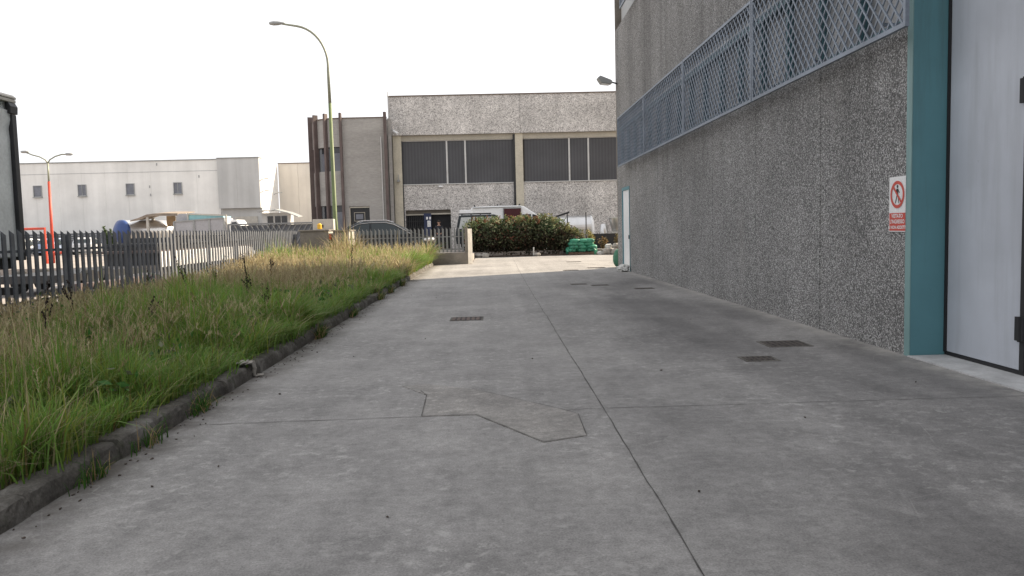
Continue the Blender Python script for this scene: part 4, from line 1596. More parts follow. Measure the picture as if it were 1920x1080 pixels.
# far parked cars in the lot
FC = dict(SUV)
FC.update(paint='white', wheels=(-1.32, 1.33), lamps=[])
for i, (x, pt, lb) in enumerate(((-44.2, 'white', 'white car parked farthest left beyond the orange lamp post'), (-41.8, 'paleblue', 'pale blue car parked just left of the orange lamp post'),
                                 (-38.9, 'silver', 'silver car parked just right of the orange lamp post'))):
    if pt not in M:
        M[pt] = plain(pt + '_car_paint', {'paleblue': (0.3, 0.36, 0.5), 'silver': (0.55, 0.56, 0.58)}[pt], 0.3, 0.1, 0.05, 1, 0)
    FC['paint'] = pt
    make_car('parked_car', lb, 'car', (x, 77, -0.03), R(90 + 14 * (i - 1)), FC, 'cars parked at the back of the lot')

# silver tanker trailer with a blue domed end
TK = thing('tanker_trailer', 'silver tank trailer with a royal blue domed end across the lot', 'tank trailer', (-32.4, 70, 0), None, R(60))
m = MB()
m.lathe([(0.98, -4.0), (1.0, -3.9), (1.0, 3.9), (0.98, 4.0)], (4, 0, 2.0), 'X', 32)
obj('tank', m, 'steel', TK, local=True, smooth=True)
m = MB()
m.lathe([(0.05, -0.45), (0.35, -0.42), (0.65, -0.3), (0.88, -0.12), (1.02, 0.0), (1.03, 0.25)], (0, 0, 2.0), 'X', 32)
obj('domed_end', m, 'blue_tank', TK, local=True, smooth=True)
m = MB()
m.box(0.4, 8, -0.85, 0.85, 0.7, 1.25)
m.box(0.2, 8, -0.9, -0.7, 0.75, 1.0)
m.box(0.2, 8, 0.7, 0.9, 0.75, 1.0)
m.box(0.1, 0.3, -1.0, 1.0, 0.55, 0.75)
obj('chassis', m, 'black_paint', TK, local=True)
for wx in (1.5, 2.8, 6.5):
    for s in (-1, 1):
        wheel(TK, wx, s * 0.95, 0.5, 0.3, s)

# open shed with sagging sheet roof on posts
SH = thing('open_shed', 'open shed with dusty brown sagging roof beside the blue-ended tank', 'shed', (-29, 71.5, 0))
m = MB()
pts = [(-31.3, 2.95), (-30.6, 3.15), (-29.9, 3.42), (-29.2, 3.5), (-28.4, 3.5), (-27.2, 3.46)]
vs, fs = [], []
for x, z in pts:
    vs += [(x, 69.5, z), (x, 73.5, z + 0.25), (x, 69.5, z - 0.08), (x, 73.5, z + 0.17)]
for i in range(len(pts) - 1):
    o, q = 4 * i, 4 * i + 4
    fs += [(o, q, q + 1, o + 1), (o + 2, o + 3, q + 3, q + 2), (o, o + 2, q + 2, q), (o + 1, q + 1, q + 3, o + 3)]
fs += [(0, 1, 3, 2), (20, 22, 23, 21)]
m.add(vs, fs)
obj('roof', m, 'rust_roof', SH)
m = MB()
for (a, b) in zip(pts[:-1], pts[1:]):
    m.add([(a[0], 69.45, a[1] - 0.22 if a[0] > -31 else a[1] - 0.1), (b[0], 69.45, b[1] - 0.22), (b[0], 69.45, b[1] - 0.05), (a[0], 69.45, a[1] - 0.05), (a[0], 69.48, a[1] - 0.22 if a[0] > -31 else a[1] - 0.1), (b[0], 69.48, b[1] - 0.22), (b[0], 69.48, b[1] - 0.05), (a[0], 69.48, a[1] - 0.05)],
          [(0, 1, 2, 3), (7, 6, 5, 4), (0, 4, 5, 1), (3, 2, 6, 7), (0, 3, 7, 4), (1, 5, 6, 2)])
obj('fascia', m, 'rust_roof', SH)
for x, yy in ((-29.85, 69.6), (-27.3, 69.6), (-30.9, 73.2), (-27.3, 73.2)):
    m = MB()
    m.box(x - 0.1, x + 0.1, yy - 0.1, yy + 0.1, -0.02, 3.2)
    obj('post', m, 'conc_pale', SH)
for x0, x1 in ((-29.6, -28.8), (-28.2, -27.4)):
    m = MB()
    m.box(x0, x1, 73.0, 73.05, 2.35, 3.35)
    obj('back_board', m, 'tan', SH)

# grey tipper truck body with cyan tarp
TP = thing('tipper_truck', 'dull grey tipper truck with raised side boards and faded cyan tarp', 'truck', (-25, 69.5, 0))
m = MB()
m.prism([(-27.2, 1.55), (-27.2, 2.72), (-22.95, 2.95), (-22.7, 1.6)], 68.6, 71.0)
obj('load_body', m, 'tipper', TP, bevel=0.03)
m = MB()
for x in (-27.2, -25.5, -24.2, -22.95):
    m.box(x - 0.07, x + 0.07, 68.52, 68.599, 1.55, 2.7 + 0.054 * (x + 27.2))
m.bar((-27.2, 68.56, 2.72), (-22.95, 68.56, 2.97), 0.08, 0.1)
obj('body_rib', m, 'lamp_grey', TP)
m = MB()
m.prism([(-26.0, 2.82), (-25.98, 3.3), (-23.05, 3.12), (-23.05, 2.97)], 68.75, 70.8)
obj('tarp', m, 'cyan', TP)
m = MB()
m.prism([(-27.15, 2.75), (-27.1, 3.2), (-26.9, 3.42), (-26.3, 3.42), (-26.1, 3.2), (-26.1, 2.8)], 69, 70.6)
obj('cargo_hump', m, 'tipper', TP)
m = MB()
m.bar((-26.05, 68.7, 3.36), (-22.75, 68.7, 3.18), 0.08, 0.12)
m.box(-26.1, -25.98, 68.65, 68.75, 2.83, 3.45)
m.box(-22.85, -22.72, 68.65, 68.75, 1.2, 3.2)
obj('rail', m, 'conc_pale', TP)
m = MB()
m.box(-27.4, -22.6, 68.9, 70.8, 0.9, 1.53)
m.box(-27.5, -21.2, 69, 69.3, 0.85, 1.5)
m.box(-27.5, -21.2, 70.3, 70.6, 0.85, 1.5)
for i in range(5):
    m.box(-27.0 + i * 0.9, -26.5 + i * 0.9, 68.7, 68.99, 0.75, 1.4)
obj('chassis', m, 'black_paint', TP)
m = MB()
m.prism([(-22.55, 0.6), (-22.55, 2.3), (-22.4, 2.75), (-21.9, 2.78), (-21.45, 2.1), (-21.2, 1.4), (-21.2, 0.6)], 68.7, 70.9)
cb = obj('cab', m, 'white', TP, bevel=0.04)
m = MB()
m.prism([(-22.4, 1.9), (-22.35, 2.55), (-21.95, 2.6), (-21.6, 2.05), (-21.55, 1.9)], 68.68, 68.72)
obj('cab_window', m, 'win_dark', cb)
for wx in (-26.3, -25.1, -22.0):
    for yy, s in ((68.9, -1), (70.7, 1)):
        m = MB()
        m.lathe([(0.3, -0.15), (0.48, -0.15), (0.5, -0.1), (0.5, 0.1), (0.48, 0.15), (0.3, 0.15)], (wx, yy, 0.47), 'Y', 16)
        obj('wheel', m, 'tyre', TP)

# flatbed and pallets low behind the fence
FLB = thing('flatbed_trailer', 'long low flatbed trailer with white sunlit side board behind the palisade fence', 'trailer', (-12, 30, 0))
m = MB()
m.box(-13.2, -11.02, 26.4, 36.6, 0.9, 0.98)
obj('deck', m, 'fin', FLB, bevel=0.01)
m = MB()
m.prism([(26.4, 0.42), (26.4, 0.94), (35.6, 0.94), (36.4, 0.86), (36.8, 0.62), (36.85, 0.42)], -11.0, -10.94)
m.v = [(y_, x_, z_) for x_, y_, z_ in m.v]
obj('side_board', m, 'white', FLB, bevel=0.02)
m = MB()
m.box(-13.0, -11.1, 20.5, 36.4, 0.3, 0.5)
m.box(-12.9, -11.3, 26.6, 36.2, 0.5, 0.89)
obj('chassis', m, 'black_paint', FLB)
m = MB()
for i in range(6):
    m.box(-12.9 + 0.1 * (i % 3), -11.3 - 0.12 * (i % 2), 26.8 + i * 1.5, 28.0 + i * 1.5, 0.985, 1.22 + 0.09 * ((i * 2) % 3))
obj('load', m, 'black_paint', FLB, bevel=0.02)
for yy in (22.0, 23.1, 33.5):
    for x in (-13.0, -11.15):
        m = MB()
        m.lathe([(0.14, -0.11), (0.29, -0.11), (0.3, 0), (0.29, 0.11), (0.14, 0.11)], (x, yy, 0.28), 'X', 16)
        obj('wheel', m, 'tyre', FLB)
m = MB()
for i in range(5):
    m.box(-10.3 + 0.14 * i, -10.19 + 0.14 * i, 19.2 + 0.2 * (i % 2), 23.6 + 0.15 * (i % 3), 0.0, 0.16)
for i in range(3):
    m.box(-10.22 + 0.16 * i, -10.1 + 0.16 * i, 19.5 + 0.2 * i, 23.3, 0.161, 0.32)
solid('beam_stack', 'low stack of rusty brown beams behind the palisade fence', 'beams', m, 'fin')

# curtain-sided lorry trailer at the left edge
TR = thing('lorry_trailer', 'grey curtain-sided lorry trailer with black corner post at the left edge', 'lorry trailer', (-9.9, 9, 0))
m = MB()
nyy, nz = 46, 16
x0 = -8.62
vs, fs = [], []
for i in range(nyy + 1):
    for jn in range(nz + 1):
        yy = 2.5 + (14.2 - 2.5) * i / nyy
        z = 1.12 + (3.75 - 1.12) * jn / nz
        bulge = 0.018 * math.sin(yy * 2.6) + 0.014 * math.sin(yy * 7.3 + z * 0.8) + (0.03 * math.sin(yy * 4 + z * 9) if z > 3.3 else 0)
        vs.append((x0 + bulge, yy, z))
for i in range(nyy):
    for jn in range(nz):
        a = i * (nz + 1) + jn
        fs.append((a, a + nz + 1, a + nz + 2, a + 1))
m.add(vs, fs)
obj('curtain', m, 'tarp', TR, smooth=True)
m = MB()
m.box(-11.1, -8.68, 2.5, 14.2, 1.1, 3.95)
obj('load_box', m, 'tarp', TR)
m = MB()
m.box(-8.68, -8.575, 14.205, 14.34, 1.05, 3.68)
m.box(-11.15, -8.72, 14.205, 14.36, 1.05, 3.9)
obj('corner_post', m, 'black_paint', TR, bevel=0.01)
m = MB()
m.box(-11.15, -8.6, 2.5, 14.4, 3.9, 3.96)
m.prism([(-8.74, 3.97), (-8.6, 3.97), (-8.6, 4.0), (-8.66, 4.05), (-8.8, 4.06), (-9.3, 4.04), (-9.3, 3.97)], 13.9, 14.42)
obj('roof_rail', m, 'conc_pale', TR, bevel=0.01)
m = MB()
m.prism([(-8.66, 3.69), (-8.57, 3.69), (-8.56, 3.82), (-8.6, 3.895), (-8.66, 3.895)], 14.15, 14.38)
obj('corner_bracket', m, 'black_paint', TR, bevel=0.01)
m = MB()
for z in (0.98, 0.78, 0.58):
    m.box(-8.72, -8.64, 4.5, 13.2, z, z + 0.13)
obj('side_guard', m, 'alu', TR, bevel=0.01)
m = MB()
m.box(-10.9, -8.75, 2.6, 14.3, 0.9, 1.09)
m.box(-11.0, -8.7, 14.15, 14.3, 0.42, 0.56)
m.box(-9.4, -9.25, 14.1, 14.25, 0.56, 0.9)
obj('chassis', m, 'black_paint', TR)
for yy in (9.6, 10.9, 12.2):
    m = MB()
    m.lathe([(0.28, -0.17), (0.48, -0.17), (0.5, -0.1), (0.5, 0.1), (0.48, 0.17), (0.28, 0.17)], (-8.95, yy, 0.47), 'X', 22)
    wh = obj('wheel', m, 'tyre', TR)
    m = MB()
    m.lathe([(0.05, 0.05), (0.24, 0.1), (0.275, 0.172)], (-8.95, yy, 0.47), 'X', 18)
    obj('rim', m, 'lamp_grey', wh)
m = MB()
m.box(-9.25, -8.65, 13.0, 13.06, 0.35, 1.0)
obj('mudflap', m, 'rubber', TR)

TR.location.y += 0.42
# ================================================================== YARD CLUTTER
TN = thing('steel_tank', 'horizontal stainless steel tank lying above the right half of hedge', 'tank', (4.8, 46, 0.25))
m = MB()
m.lathe([(0.5, 3.45), (0.72, 3.55), (0.8, 3.7), (0.8, 5.72), (0.76, 5.8)], (0, 46, 1.27), 'X', 36)
obj('shell', m, 'steel', TN, smooth=False)
m = MB()
for x in (3.75, 4.35, 4.95, 5.5):
    m.lathe([(0.815, x - 0.02), (0.815, x + 0.02)], (0, 46, 1.27), 'X', 36)
obj('band', m, 'steel', TN)
m = MB()
m.lathe([(0.81, 5.72), (0.78, 5.82), (0.55, 5.92), (0.1, 5.96)], (0, 46, 1.27), 'X', 36)
obj('domed_end', m, 'white', TN, smooth=True)
for x in (3.9, 5.4):
    m = MB()
    m.box(x - 0.1, x + 0.1, 45.4, 46.6, 0.25, 0.62)
    obj('saddle', m, 'black_paint', TN)
solid('steel_beam', 'dark steel beam propped up at a slant over the steel tank', 'beam', MB().bar((3.65, 44.9, 2.02), (4.42, 44.9, 2.26), 0.09, 0.1).bar((4.3, 44.9, 2.2), (4.32, 44.9, 0.25), 0.06, 0.06), 'black_paint')
solid('metal_post', 'thin dark metal post standing in front of the steel tank', 'post', MB().tube([(5.13, 42.9, 0.2), (5.13, 42.9, 2.2)], 0.03, 8), 'black_paint')
HP = thing('steel_hopper', 'tapered steel hopper on a white foot by the corner of pebbled warehouse', 'hopper', (6.85, 43, 0.25))
m = MB()
m.lathe([(0.26, 1.13), (0.3, 1.16), (0.48, 1.8), (0.5, 1.84), (0.5, 1.86)], (6.85, 43, 0), 'Z', 28)
obj('cone', m, 'steel', HP, smooth=True)
m = MB()
m.lathe([(0.53, 1.861), (0.53, 1.9)], (6.85, 43, 0), 'Z', 28)
obj('rim', m, 'alu', HP)
m = MB()
m.box(6.5, 7.25, 42.7, 43.3, 1.03, 1.125)
m.box(6.6, 7.1, 42.75, 43.25, 0.25, 1.029)
obj('foot', m, 'white_plastic', HP)
DR = thing('steel_drum', 'small dome-topped steel drum left of the tapered hopper', 'drum', (6.1, 43, 0.25))
m = MB()
m.lathe([(0.26, 0.25), (0.25, 1.0), (0.19, 1.5), (0.1, 1.56)], (6.1, 43, 0), 'Z', 22)
obj('shell', m, 'steel', DR, smooth=True)
m = MB()
m.lathe([(0.27, 0.9), (0.27, 0.94)], (6.1, 43, 0), 'Z', 22)
obj('band', m, 'alu', DR)
solid('low_dark_wall', 'low dark wall behind the rubble under the steel hopper', 'wall', MB().box(5.35, 12, 42.0, 42.2, 0.0, 1.03), 'black_paint', bevel=0.01)

# pallet of green sacks
PL = thing('wrapped_pallet', 'pallet of sacks wrapped in green film beside the hedge', 'pallet', (4.5, 40.3, 0))
m = MB()
for z in (0.0, 0.1):
    for i in range(5):
        m.box(3.85 + i * 0.27, 4.06 + i * 0.27, 39.75, 40.9, z + 0.02, z + 0.045)
for i in range(3):
    m.box(3.85, 5.14, 39.78 + i * 0.5, 39.88 + i * 0.5, 0.046, 0.119)
obj('pallet_base', m, 'wood', PL)
m = MB()
rd = random.Random(5)
for lv in range(4):
    wdt = 0.76 - 0.06 * lv
    for i in range(3):
        for jn in range(2):
            m.blob((4.5 + (i - 1) * wdt * 0.64 + rd.uniform(-.06, .06) + 0.1 * (lv % 2), 40.1 + jn * 0.5 + rd.uniform(-.03, .03), 0.24 + lv * 0.155), (0.265, 0.3, 0.105), 14, 9, 0.08, lv * 10 + i * 3 + jn, 0.6)
obj('sacks', m, 'green_net', PL, smooth=True)
m = MB()
m.blob((5.18, 39.9, 0.2), (0.12, 0.16, 0.22), 9, 7, 0.25, 4)
m.blob((3.82, 39.95, 0.22), (0.1, 0.2, 0.18), 9, 7, 0.25, 6)
for q in range(5):
    m.bar((3.9 + q * 0.25, 39.74, 0.16 + 0.1 * (q % 3)), (4.15 + q * 0.22, 39.78, 0.3 + 0.12 * ((q + 1) % 3)), 0.05, 0.012)
obj('loose_film', m, 'green_net', PL)
for i, (x, y, r, z, mt, lb, nm) in enumerate((
        (5.42, 39.6, 0.13, 0, 'white_plastic', 'pale sack-like lump at the right foot of green pallet', 'white_sack'),
        (-0.35, 39.55, 0.17, 0, 'stone', 'grey stone slab leaning at the left foot of hedge', 'stone'),
        (-0.7, 39.7, 0.15, 0, 'stone', 'flat grey stone beside the palisade wall end', 'stone'),
        (2.25, 39.45, 0.14, 0, 'stone', 'grey stone at the foot of the hedge beside white stake', 'stone'))):
    solid(nm, lb, 'sack' if 'sack' in nm else 'stone', MB().blob((x, y, z + r * 0.62), (r * 1.3, r, r * 0.75), 9, 6, 0.2, i + 20), mt)
solid('white_stake', 'short white stake standing in the bed under the hedge', 'stake', MB().tube([(2.06, 39.45, 0.05), (2.07, 39.45, 0.46)], 0.035, 8), 'white_plastic')
spots = [(5.75, 39.5, .2, .0), (6.1, 39.3, .17, .0), (6.45, 39.2, .2, .0), (6.8, 39.1, .19, .0), (7.1, 39.1, .2, 0), (5.95, 39.9, .2, .0), (6.35, 39.8, .2, .0), (6.75, 39.7, .21, .0), (6.2, 39.5, .16, .3), (6.55, 39.4, .17, .32), (6.85, 39.3, .17, .32), (6.72, 39.35, .15, .56), (5.85, 39.65, .14, .3), (7.1, 39.5, .2, .34)]
for i, (x, y, r, z) in enumerate(spots):
    o = solid('rubble_block', 'pale rough block in the rubble heap by the far warehouse corner', 'rubble', MB().blob((x, y, z + r * 0.8), (r * 1.15, r, r * 0.82), 8, 6, 0.22, i + 40, 0.75), 'white_plastic' if i in (9, 11, 12) else 'stone', 'rubble blocks in the heap')
solid('green_bag', 'green sack poking out behind the far corner of pebbled warehouse', 'sack', MB().blob((4.38, 26.85, 0.3), (0.26, 0.25, 0.32), 12, 9, 0.08, 3, 0.8), 'green_sack', smooth=True)
solid('crumpled_bag', 'crumpled pale bag lying at the foot of white side door', 'bag', MB().blob((4.02, 24.25, 0.1), (0.2, 0.24, 0.13), 12, 8, 0.22, 9), 'white_plastic')
solid('plastic_rag', 'torn pale plastic rag draped over the kerb stones', 'rag', MB().blob((-2.46, 7.72, 0.163), (0.06, 0.1, 0.014), 14, 6, 0.5, 2).blob((-2.39, 7.8, 0.09), (0.014, 0.05, 0.075), 12, 6, 0.5, 5).blob((-2.35, 7.83, 0.012), (0.035, 0.05, 0.014), 9, 5, 0.5, 8), 'stone')

# ================================================================== PERSON IN THE DOORWAY
PX, PY, PZ = -3.2, 48.2, 0.25
man = thing('person', 'person in dark clothes standing in front of the dark factory doorway', 'person', (PX, PY, PZ))


def skin_mesh(name, verts, edges, radii, mat, parent, sub=2):
    me = bpy.data.meshes.new(name)
    me.from_pydata(verts, edges, [])
    o = bpy.data.objects.new(name, me)
    COL.objects.link(o)
    sk = o.modifiers.new('skin', 'SKIN')
    layer = me.skin_vertices[0].data
    for i, r in enumerate(radii):
        rr = r if hasattr(r, '__len__') else (r, r)
        layer[i].radius = rr
        layer[i].use_root = (i == 0)
    ss = o.modifiers.new('sub', 'SUBSURF')
    ss.levels = ss.render_levels = sub
    dg = bpy.context.evaluated_depsgraph_get()
    nm = bpy.data.meshes.new_from_object(o.evaluated_get(dg))
    bpy.data.objects.remove(o)
    nm.name = name
    nm.materials.clear()
    nm.materials.append(M[mat])
    for pl in nm.polygons:
        pl.use_smooth = True
    ob = bpy.data.objects.new(name, nm)
    COL.objects.link(ob)
    ob.parent = parent
    return ob


V = [(0, 0, 0.95), (0, 0, 1.15), (0, 0, 1.38), (0, -0.01, 1.48), (0, -0.02, 1.56), (0, -0.03, 1.64), (0, -0.03, 1.71),
     (0.17, 0, 1.4), (0.23, 0.0, 1.14), (0.22, -0.1, 0.9), (-0.17, 0, 1.4), (-0.23, 0.02, 1.14), (-0.22, -0.06, 0.9),
     (0.09, 0, 0.88), (0.11, -0.02, 0.5), (0.11, 0.02, 0.08), (0.12, -0.14, 0.04), (-0.09, 0, 0.88), (-0.11, -0.02, 0.5), (-0.12, 0.03, 0.08), (-0.13, -0.13, 0.04)]
Ed = [(0, 1), (1, 2), (2, 3), (3, 4), (4, 5), (5, 6), (2, 7), (7, 8), (8, 9), (2, 10), (10, 11), (11, 12), (0, 13), (13, 14), (14, 15), (15, 16), (0, 17), (17, 18), (18, 19), (19, 20)]
Rr = [(.15, .11), (.14, .1), (.16, .1), .055, .06, .085, .07, .06, .045, .035, .06, .045, .035, .085, .06, .042, .035, .085, .06, .042, .035]
hv = len(V)
for s, (hx, hy, hz) in ((1, V[9]), (-1, V[12])):
    palm = len(V)
    V.append((hx, hy - 0.03, hz - 0.07))
    Rr.append(0.03)
    Ed.append((9 if s > 0 else 12, palm))
    for q in range(4):
        V.append((hx - s * 0.0 + 0.0, hy - 0.06 + q * 0.02, hz - 0.12))
        V.append((hx - s * 0.012, hy - 0.065 + q * 0.02, hz - 0.16 - 0.008 * (q in (1, 2))))
        Rr += [0.009, 0.008]
        Ed += [(palm, len(V) - 2), (len(V) - 2, len(V) - 1)]
    V.append((hx - s * 0.02, hy - 0.085, hz - 0.09))
    Rr.append(0.009)
    Ed.append((palm, len(V) - 1))
skin_mesh('body', V, Ed, Rr, 'skin', man, 1)
J = [(0, 0, 0.9), (0, 0, 1.15), (0, 0, 1.39), (0, -0.008, 1.45), (0.18, 0, 1.4), (0.24, 0, 1.14), (0.225, -0.09, 0.93), (-0.18, 0, 1.4), (-0.24, 0.02, 1.14), (-0.225, -0.055, 0.93)]
skin_mesh('jacket', J, [(0, 1), (1, 2), (2, 3), (2, 4), (4, 5), (5, 6), (2, 7), (7, 8), (8, 9)], [(.18, .14), (.17, .13), (.19, .125), .075, .08, .062, .05, .08, .062, .05], 'cloth', man)
T = [(0, 0, 0.95), (0.09, 0, 0.86), (0.11, -0.02, 0.5), (0.11, 0.02, 0.1), (-0.09, 0, 0.86), (-0.11, -0.02, 0.5), (-0.12, 0.03, 0.1)]
skin_mesh('trousers', T, [(0, 1), (1, 2), (2, 3), (0, 4), (4, 5), (5, 6)], [(.165, .125), .1, .078, .062, .1, .078, .062], 'cloth', man)
m = MB()
m.blob((0, -0.01, 1.71), (0.092, 0.105, 0.085), 14, 9, 0.03, 2)
obj('hair', m, 'hair', man, local=True, smooth=True)
for s in (1, -1):
    m = MB()
    m.blob((s * 0.12, -0.05, 0.045), (0.055, 0.14, 0.05), 10, 6, 0.0)
    obj('shoe', m, 'rubber', man, local=True, smooth=True)
for s in (1, -1):
    m = MB()
    m.blob((s * 0.034, -0.108, 1.655), (0.012, 0.008, 0.008), 8, 5, 0)
    obj('eye', m, 'sign_black', man, local=True)
    m = MB()
    m.blob((s * 0.09, -0.02, 1.64), (0.012, 0.022, 0.034), 8, 6, 0)
    obj('ear', m, 'skin', man, local=True, smooth=True)
m = MB()
m.blob((0, -0.122, 1.625), (0.014, 0.02, 0.026), 8, 6, 0)
obj('nose', m, 'skin', man, local=True, smooth=True)


# ================================================================== VEGETATION
def vnoise(x, y, seed, scale):
    r = np.random.default_rng(seed)
    tab = r.random((64, 64))
    x, y = x * scale + 100, y * scale + 100
    xi, yi = np.floor(x).astype(int), np.floor(y).astype(int)
    fx, fy = x - xi, y - yi
    fx, fy = fx * fx * (3 - 2 * fx), fy * fy * (3 - 2 * fy)
    g = lambda a, b: tab[a % 64, b % 64]
    return (g(xi, yi) * (1 - fx) + g(xi + 1, yi) * fx) * (1 - fy) + (g(xi, yi + 1) * (1 - fx) + g(xi + 1, yi + 1) * fx) * fy


def np_mesh(name, verts, quads, tris, cols, mat):
    me = bpy.data.meshes.new(name)
    nv, nq, ntr = len(verts), len(quads), len(tris)
    me.vertices.add(nv)
    me.vertices.foreach_set('co', verts.astype(np.float32).ravel())
    loops = np.concatenate([quads.ravel(), tris.ravel()]).astype(np.int32)
    me.loops.add(len(loops))
    me.loops.foreach_set('vertex_index', loops)
    me.polygons.add(nq + ntr)
    st = np.concatenate([np.arange(nq) * 4, nq * 4 + np.arange(ntr) * 3]).astype(np.int32)
    me.polygons.foreach_set('loop_start', st)
    me.polygons.foreach_set('loop_total', np.concatenate([np.full(nq, 4), np.full(ntr, 3)]).astype(np.int32))
    at = me.attributes.new('Col', 'FLOAT_COLOR', 'POINT')
    c4 = np.ones((nv, 4), np.float32)
    c4[:, :3] = cols
    at.data.foreach_set('color', c4.ravel())
    me.update(calc_edges=True)
    me.validate()
    me.materials.append(M[mat])
    o = bpy.data.objects.new(name, me)
    COL.objects.link(o)
    return o


def blades(name, x, y, z0, h, wd, lean, az, col_base, col_tip, head=None):
    """tapered curved blades; all arguments are arrays of length n"""
    n = len(x)
    ts = np.array([0.0, 0.38, 0.72, 1.0])
    dirx, diry = np.cos(az), np.sin(az)
    fa = az + np.pi / 2 + rng.normal(0, 0.5, n)
    sx, sy = np.cos(fa), np.sin(fa)
    V, C = [], []
    for i, t in enumerate(ts):
        px = x + dirx * lean * h * t ** 2
        py = y + diry * lean * h * t ** 2
        pz = z0 + h * (t - 0.42 * np.minimum(lean, 1.2) * t ** 2.4)
        wt = wd * (1 - t) ** 0.65 if head is None else wd * head[i]
        c = col_base * (1 - t) + col_tip * t
        if i < 3:
            V.append(np.stack([px - sx * wt / 2, py - sy * wt / 2, pz], 1))
            V.append(np.stack([px + sx * wt / 2, py + sy * wt / 2, pz], 1))
            C += [c, c]
        else:
            V.append(np.stack([px, py, pz], 1))
            C.append(c)
    VV = np.stack(V, 1).reshape(-1, 3)
    CC = np.stack(C, 1).reshape(-1, 3)
    o = np.arange(n)[:, None] * 7
    q = np.concatenate([o + np.array([[0, 1, 3, 2]]), o + np.array([[2, 3, 5, 4]])], 0)
    t3 = o + np.array([[4, 5, 6]])
    return VV, q, t3, CC


def scatter(n_per, ylo, yhi, xlo=-8.5, xhi=-2.6):
    n = int(n_per * (yhi - ylo) * (xhi - xlo))
    return rng.uniform(xlo, xhi, n), rng.uniform(ylo, yhi, n)


def smooth(a, b, t):
    t = np.clip((t - a) / (b - a), 0, 1)
    return t * t * (3 - 2 * t)


sets = []
for per, lo, hi in ((820, 1.5, 7), (560, 7, 13), (380, 13, 20), (340, 20, 32.4)):
    sets.append(scatter(per, lo, hi))
# tussocks: tight bunches of longer blades, so the sward is uneven
bunch = []
for per, lo, hi, k in ((9, 1.5, 7, 110), (7, 7, 13, 80), (4.5, 13, 22, 55)):
    cx, cy_ = scatter(per, lo, hi, -8.3, -2.55)
    for a, b in zip(cx, cy_):
        r_ = rng.uniform(0.03, 0.11)
        kk = int(k * rng.uniform(0.4, 1.3))
        bunch.append((rng.normal(a, r_, kk), rng.normal(b, r_, kk), np.full(kk, rng.uniform(0.85, 1.5)), np.full(kk, rng.random())))
NB = sum(len(q[0]) for q in bunch)
gx = np.concatenate([s[0] for s in sets])
gy = np.concatenate([s[1] for s in sets])
# a ragged fringe over the kerb
n = 15000
ex = -2.62 + np.abs(rng.normal(0, 0.085, n)) - 0.05
ey = rng.uniform(1.5, 32, n)
ex = np.where(ey < 6.5, np.minimum(ex, -2.53), np.minimum(ex, -2.43))
keep = vnoise(ex, ey, 5, 1.4) > 0.3
gx = np.concatenate([gx, ex[keep]])
gy = np.concatenate([gy, ey[keep]])
ng = len(gx)
gx = np.concatenate([gx] + [q[0] for q in bunch])
gy = np.concatenate([gy] + [q[1] for q in bunch])
gk = np.concatenate([np.ones(ng)] + [q[2] for q in bunch])
gt = np.concatenate([rng.random(ng)] + [q[3] for q in bunch])
ok = gx < -2.425
gx, gy, gk, gt = gx[ok], gy[ok], gk[ok], gt[ok]
ok = (vnoise(gx, gy, 21, 2.3) * 0.6 + vnoise(gx, gy, 22, 5.5) * 0.5 > 0.36) | (rng.random(len(gx)) < 0.45) | (gy > 14)
gx, gy, gk, gt = gx[ok], gy[ok], gk[ok], gt[ok]
n = len(gx)
n1 = vnoise(gx, gy, 1, 0.9)
n2 = vnoise(gx, gy, 2, 2.6)
n3 = vnoise(gx, gy, 3, 0.42)
dist = np.hypot(gx, gy)
edge = smooth(-3.6, -2.55, gx)
fence = smooth(-6.8, -8.3, gx)
h = (0.25 + 0.34 * n1 * n2 * 2) * (1 + 0.22 * smooth(5, 9, gy)) * rng.uniform(0.5, 1.25, n)
h *= (1 - 0.12 * edge) * (1 - 0.62 * fence * (1 - smooth(22, 27, gy))) * (1 - 0.3 * smooth(-4.4, -6.4, gx) * (1 - smooth(22, 27, gy)))
h *= 0.92 * (1 - 0.16 * smooth(-4.8, -6.2, gx) * (gy < 17))
h *= 1 + 0.9 * smooth(23, 31, gy) * (0.4 + 0.6 * n1)
h *= gk
wd = (0.0078 + 0.0011 * dist * 0.5) * rng.uniform(0.6, 1.4, n)
lean = np.abs(rng.normal(0.5, 0.36, n)) + 0.22 * edge * smooth(5.5, 9, gy)
az = rng.uniform(-np.pi, np.pi, n)
az = np.where(rng.random(n) < edge * 0.5 * smooth(5, 8, gy), rng.normal(0, 0.8, n), az)
dry = np.clip((n3 - 0.44) * 2.1 + (n2 - 0.5) * 1.1 + 0.12 * smooth(8, 20, gy) - 0.42 * smooth(-4.2, -2.8, gx) + 0.55 * smooth(24, 31, gy), 0, 1)
isdry = (0.5 * rng.random(n) + 0.5 * gt) < 0.14 + 0.6 * dry
gA, gB = np.array([0.065, 0.16, 0.026]), np.array([0.22, 0.39, 0.07])
sA, sB = np.array([0.27, 0.205, 0.12]), np.array([0.58, 0.48, 0.30])
u = rng.random(n)[:, None]
u2 = (np.clip(gt * 0.5 + n1 * 0.25 + rng.random(n) * 0.45, 0, 1.15) ** 1.3)[:, None]
green = gA * (1 - u2) + gB * u2
olive = green * np.array([1.5, 1.0, 1.0])
green = np.where(rng.random((n, 1)) < 0.3, olive, green)
straw = sA * (1 - u) + sB * u
straw = np.where(rng.random((n, 1)) < 0.22, np.array([0.19, 0.11, 0.055]), straw)
tip = np.where(isdry[:, None], straw, green)
base = np.where(isdry[:, None], straw * 0.7 + green * 0.25, green * np.array([0.9, 0.85, 0.9]))
tip = np.where((rng.random((n, 1)) < 0.25) & ~isdry[:, None], tip * 0.55 + straw * 0.45, tip)
h = np.where(isdry, h * 1.12, h)
VV, q, t3, CC = blades('grass', gx, gy, np.full(n, 0.09), h, wd, lean, az, base, tip)
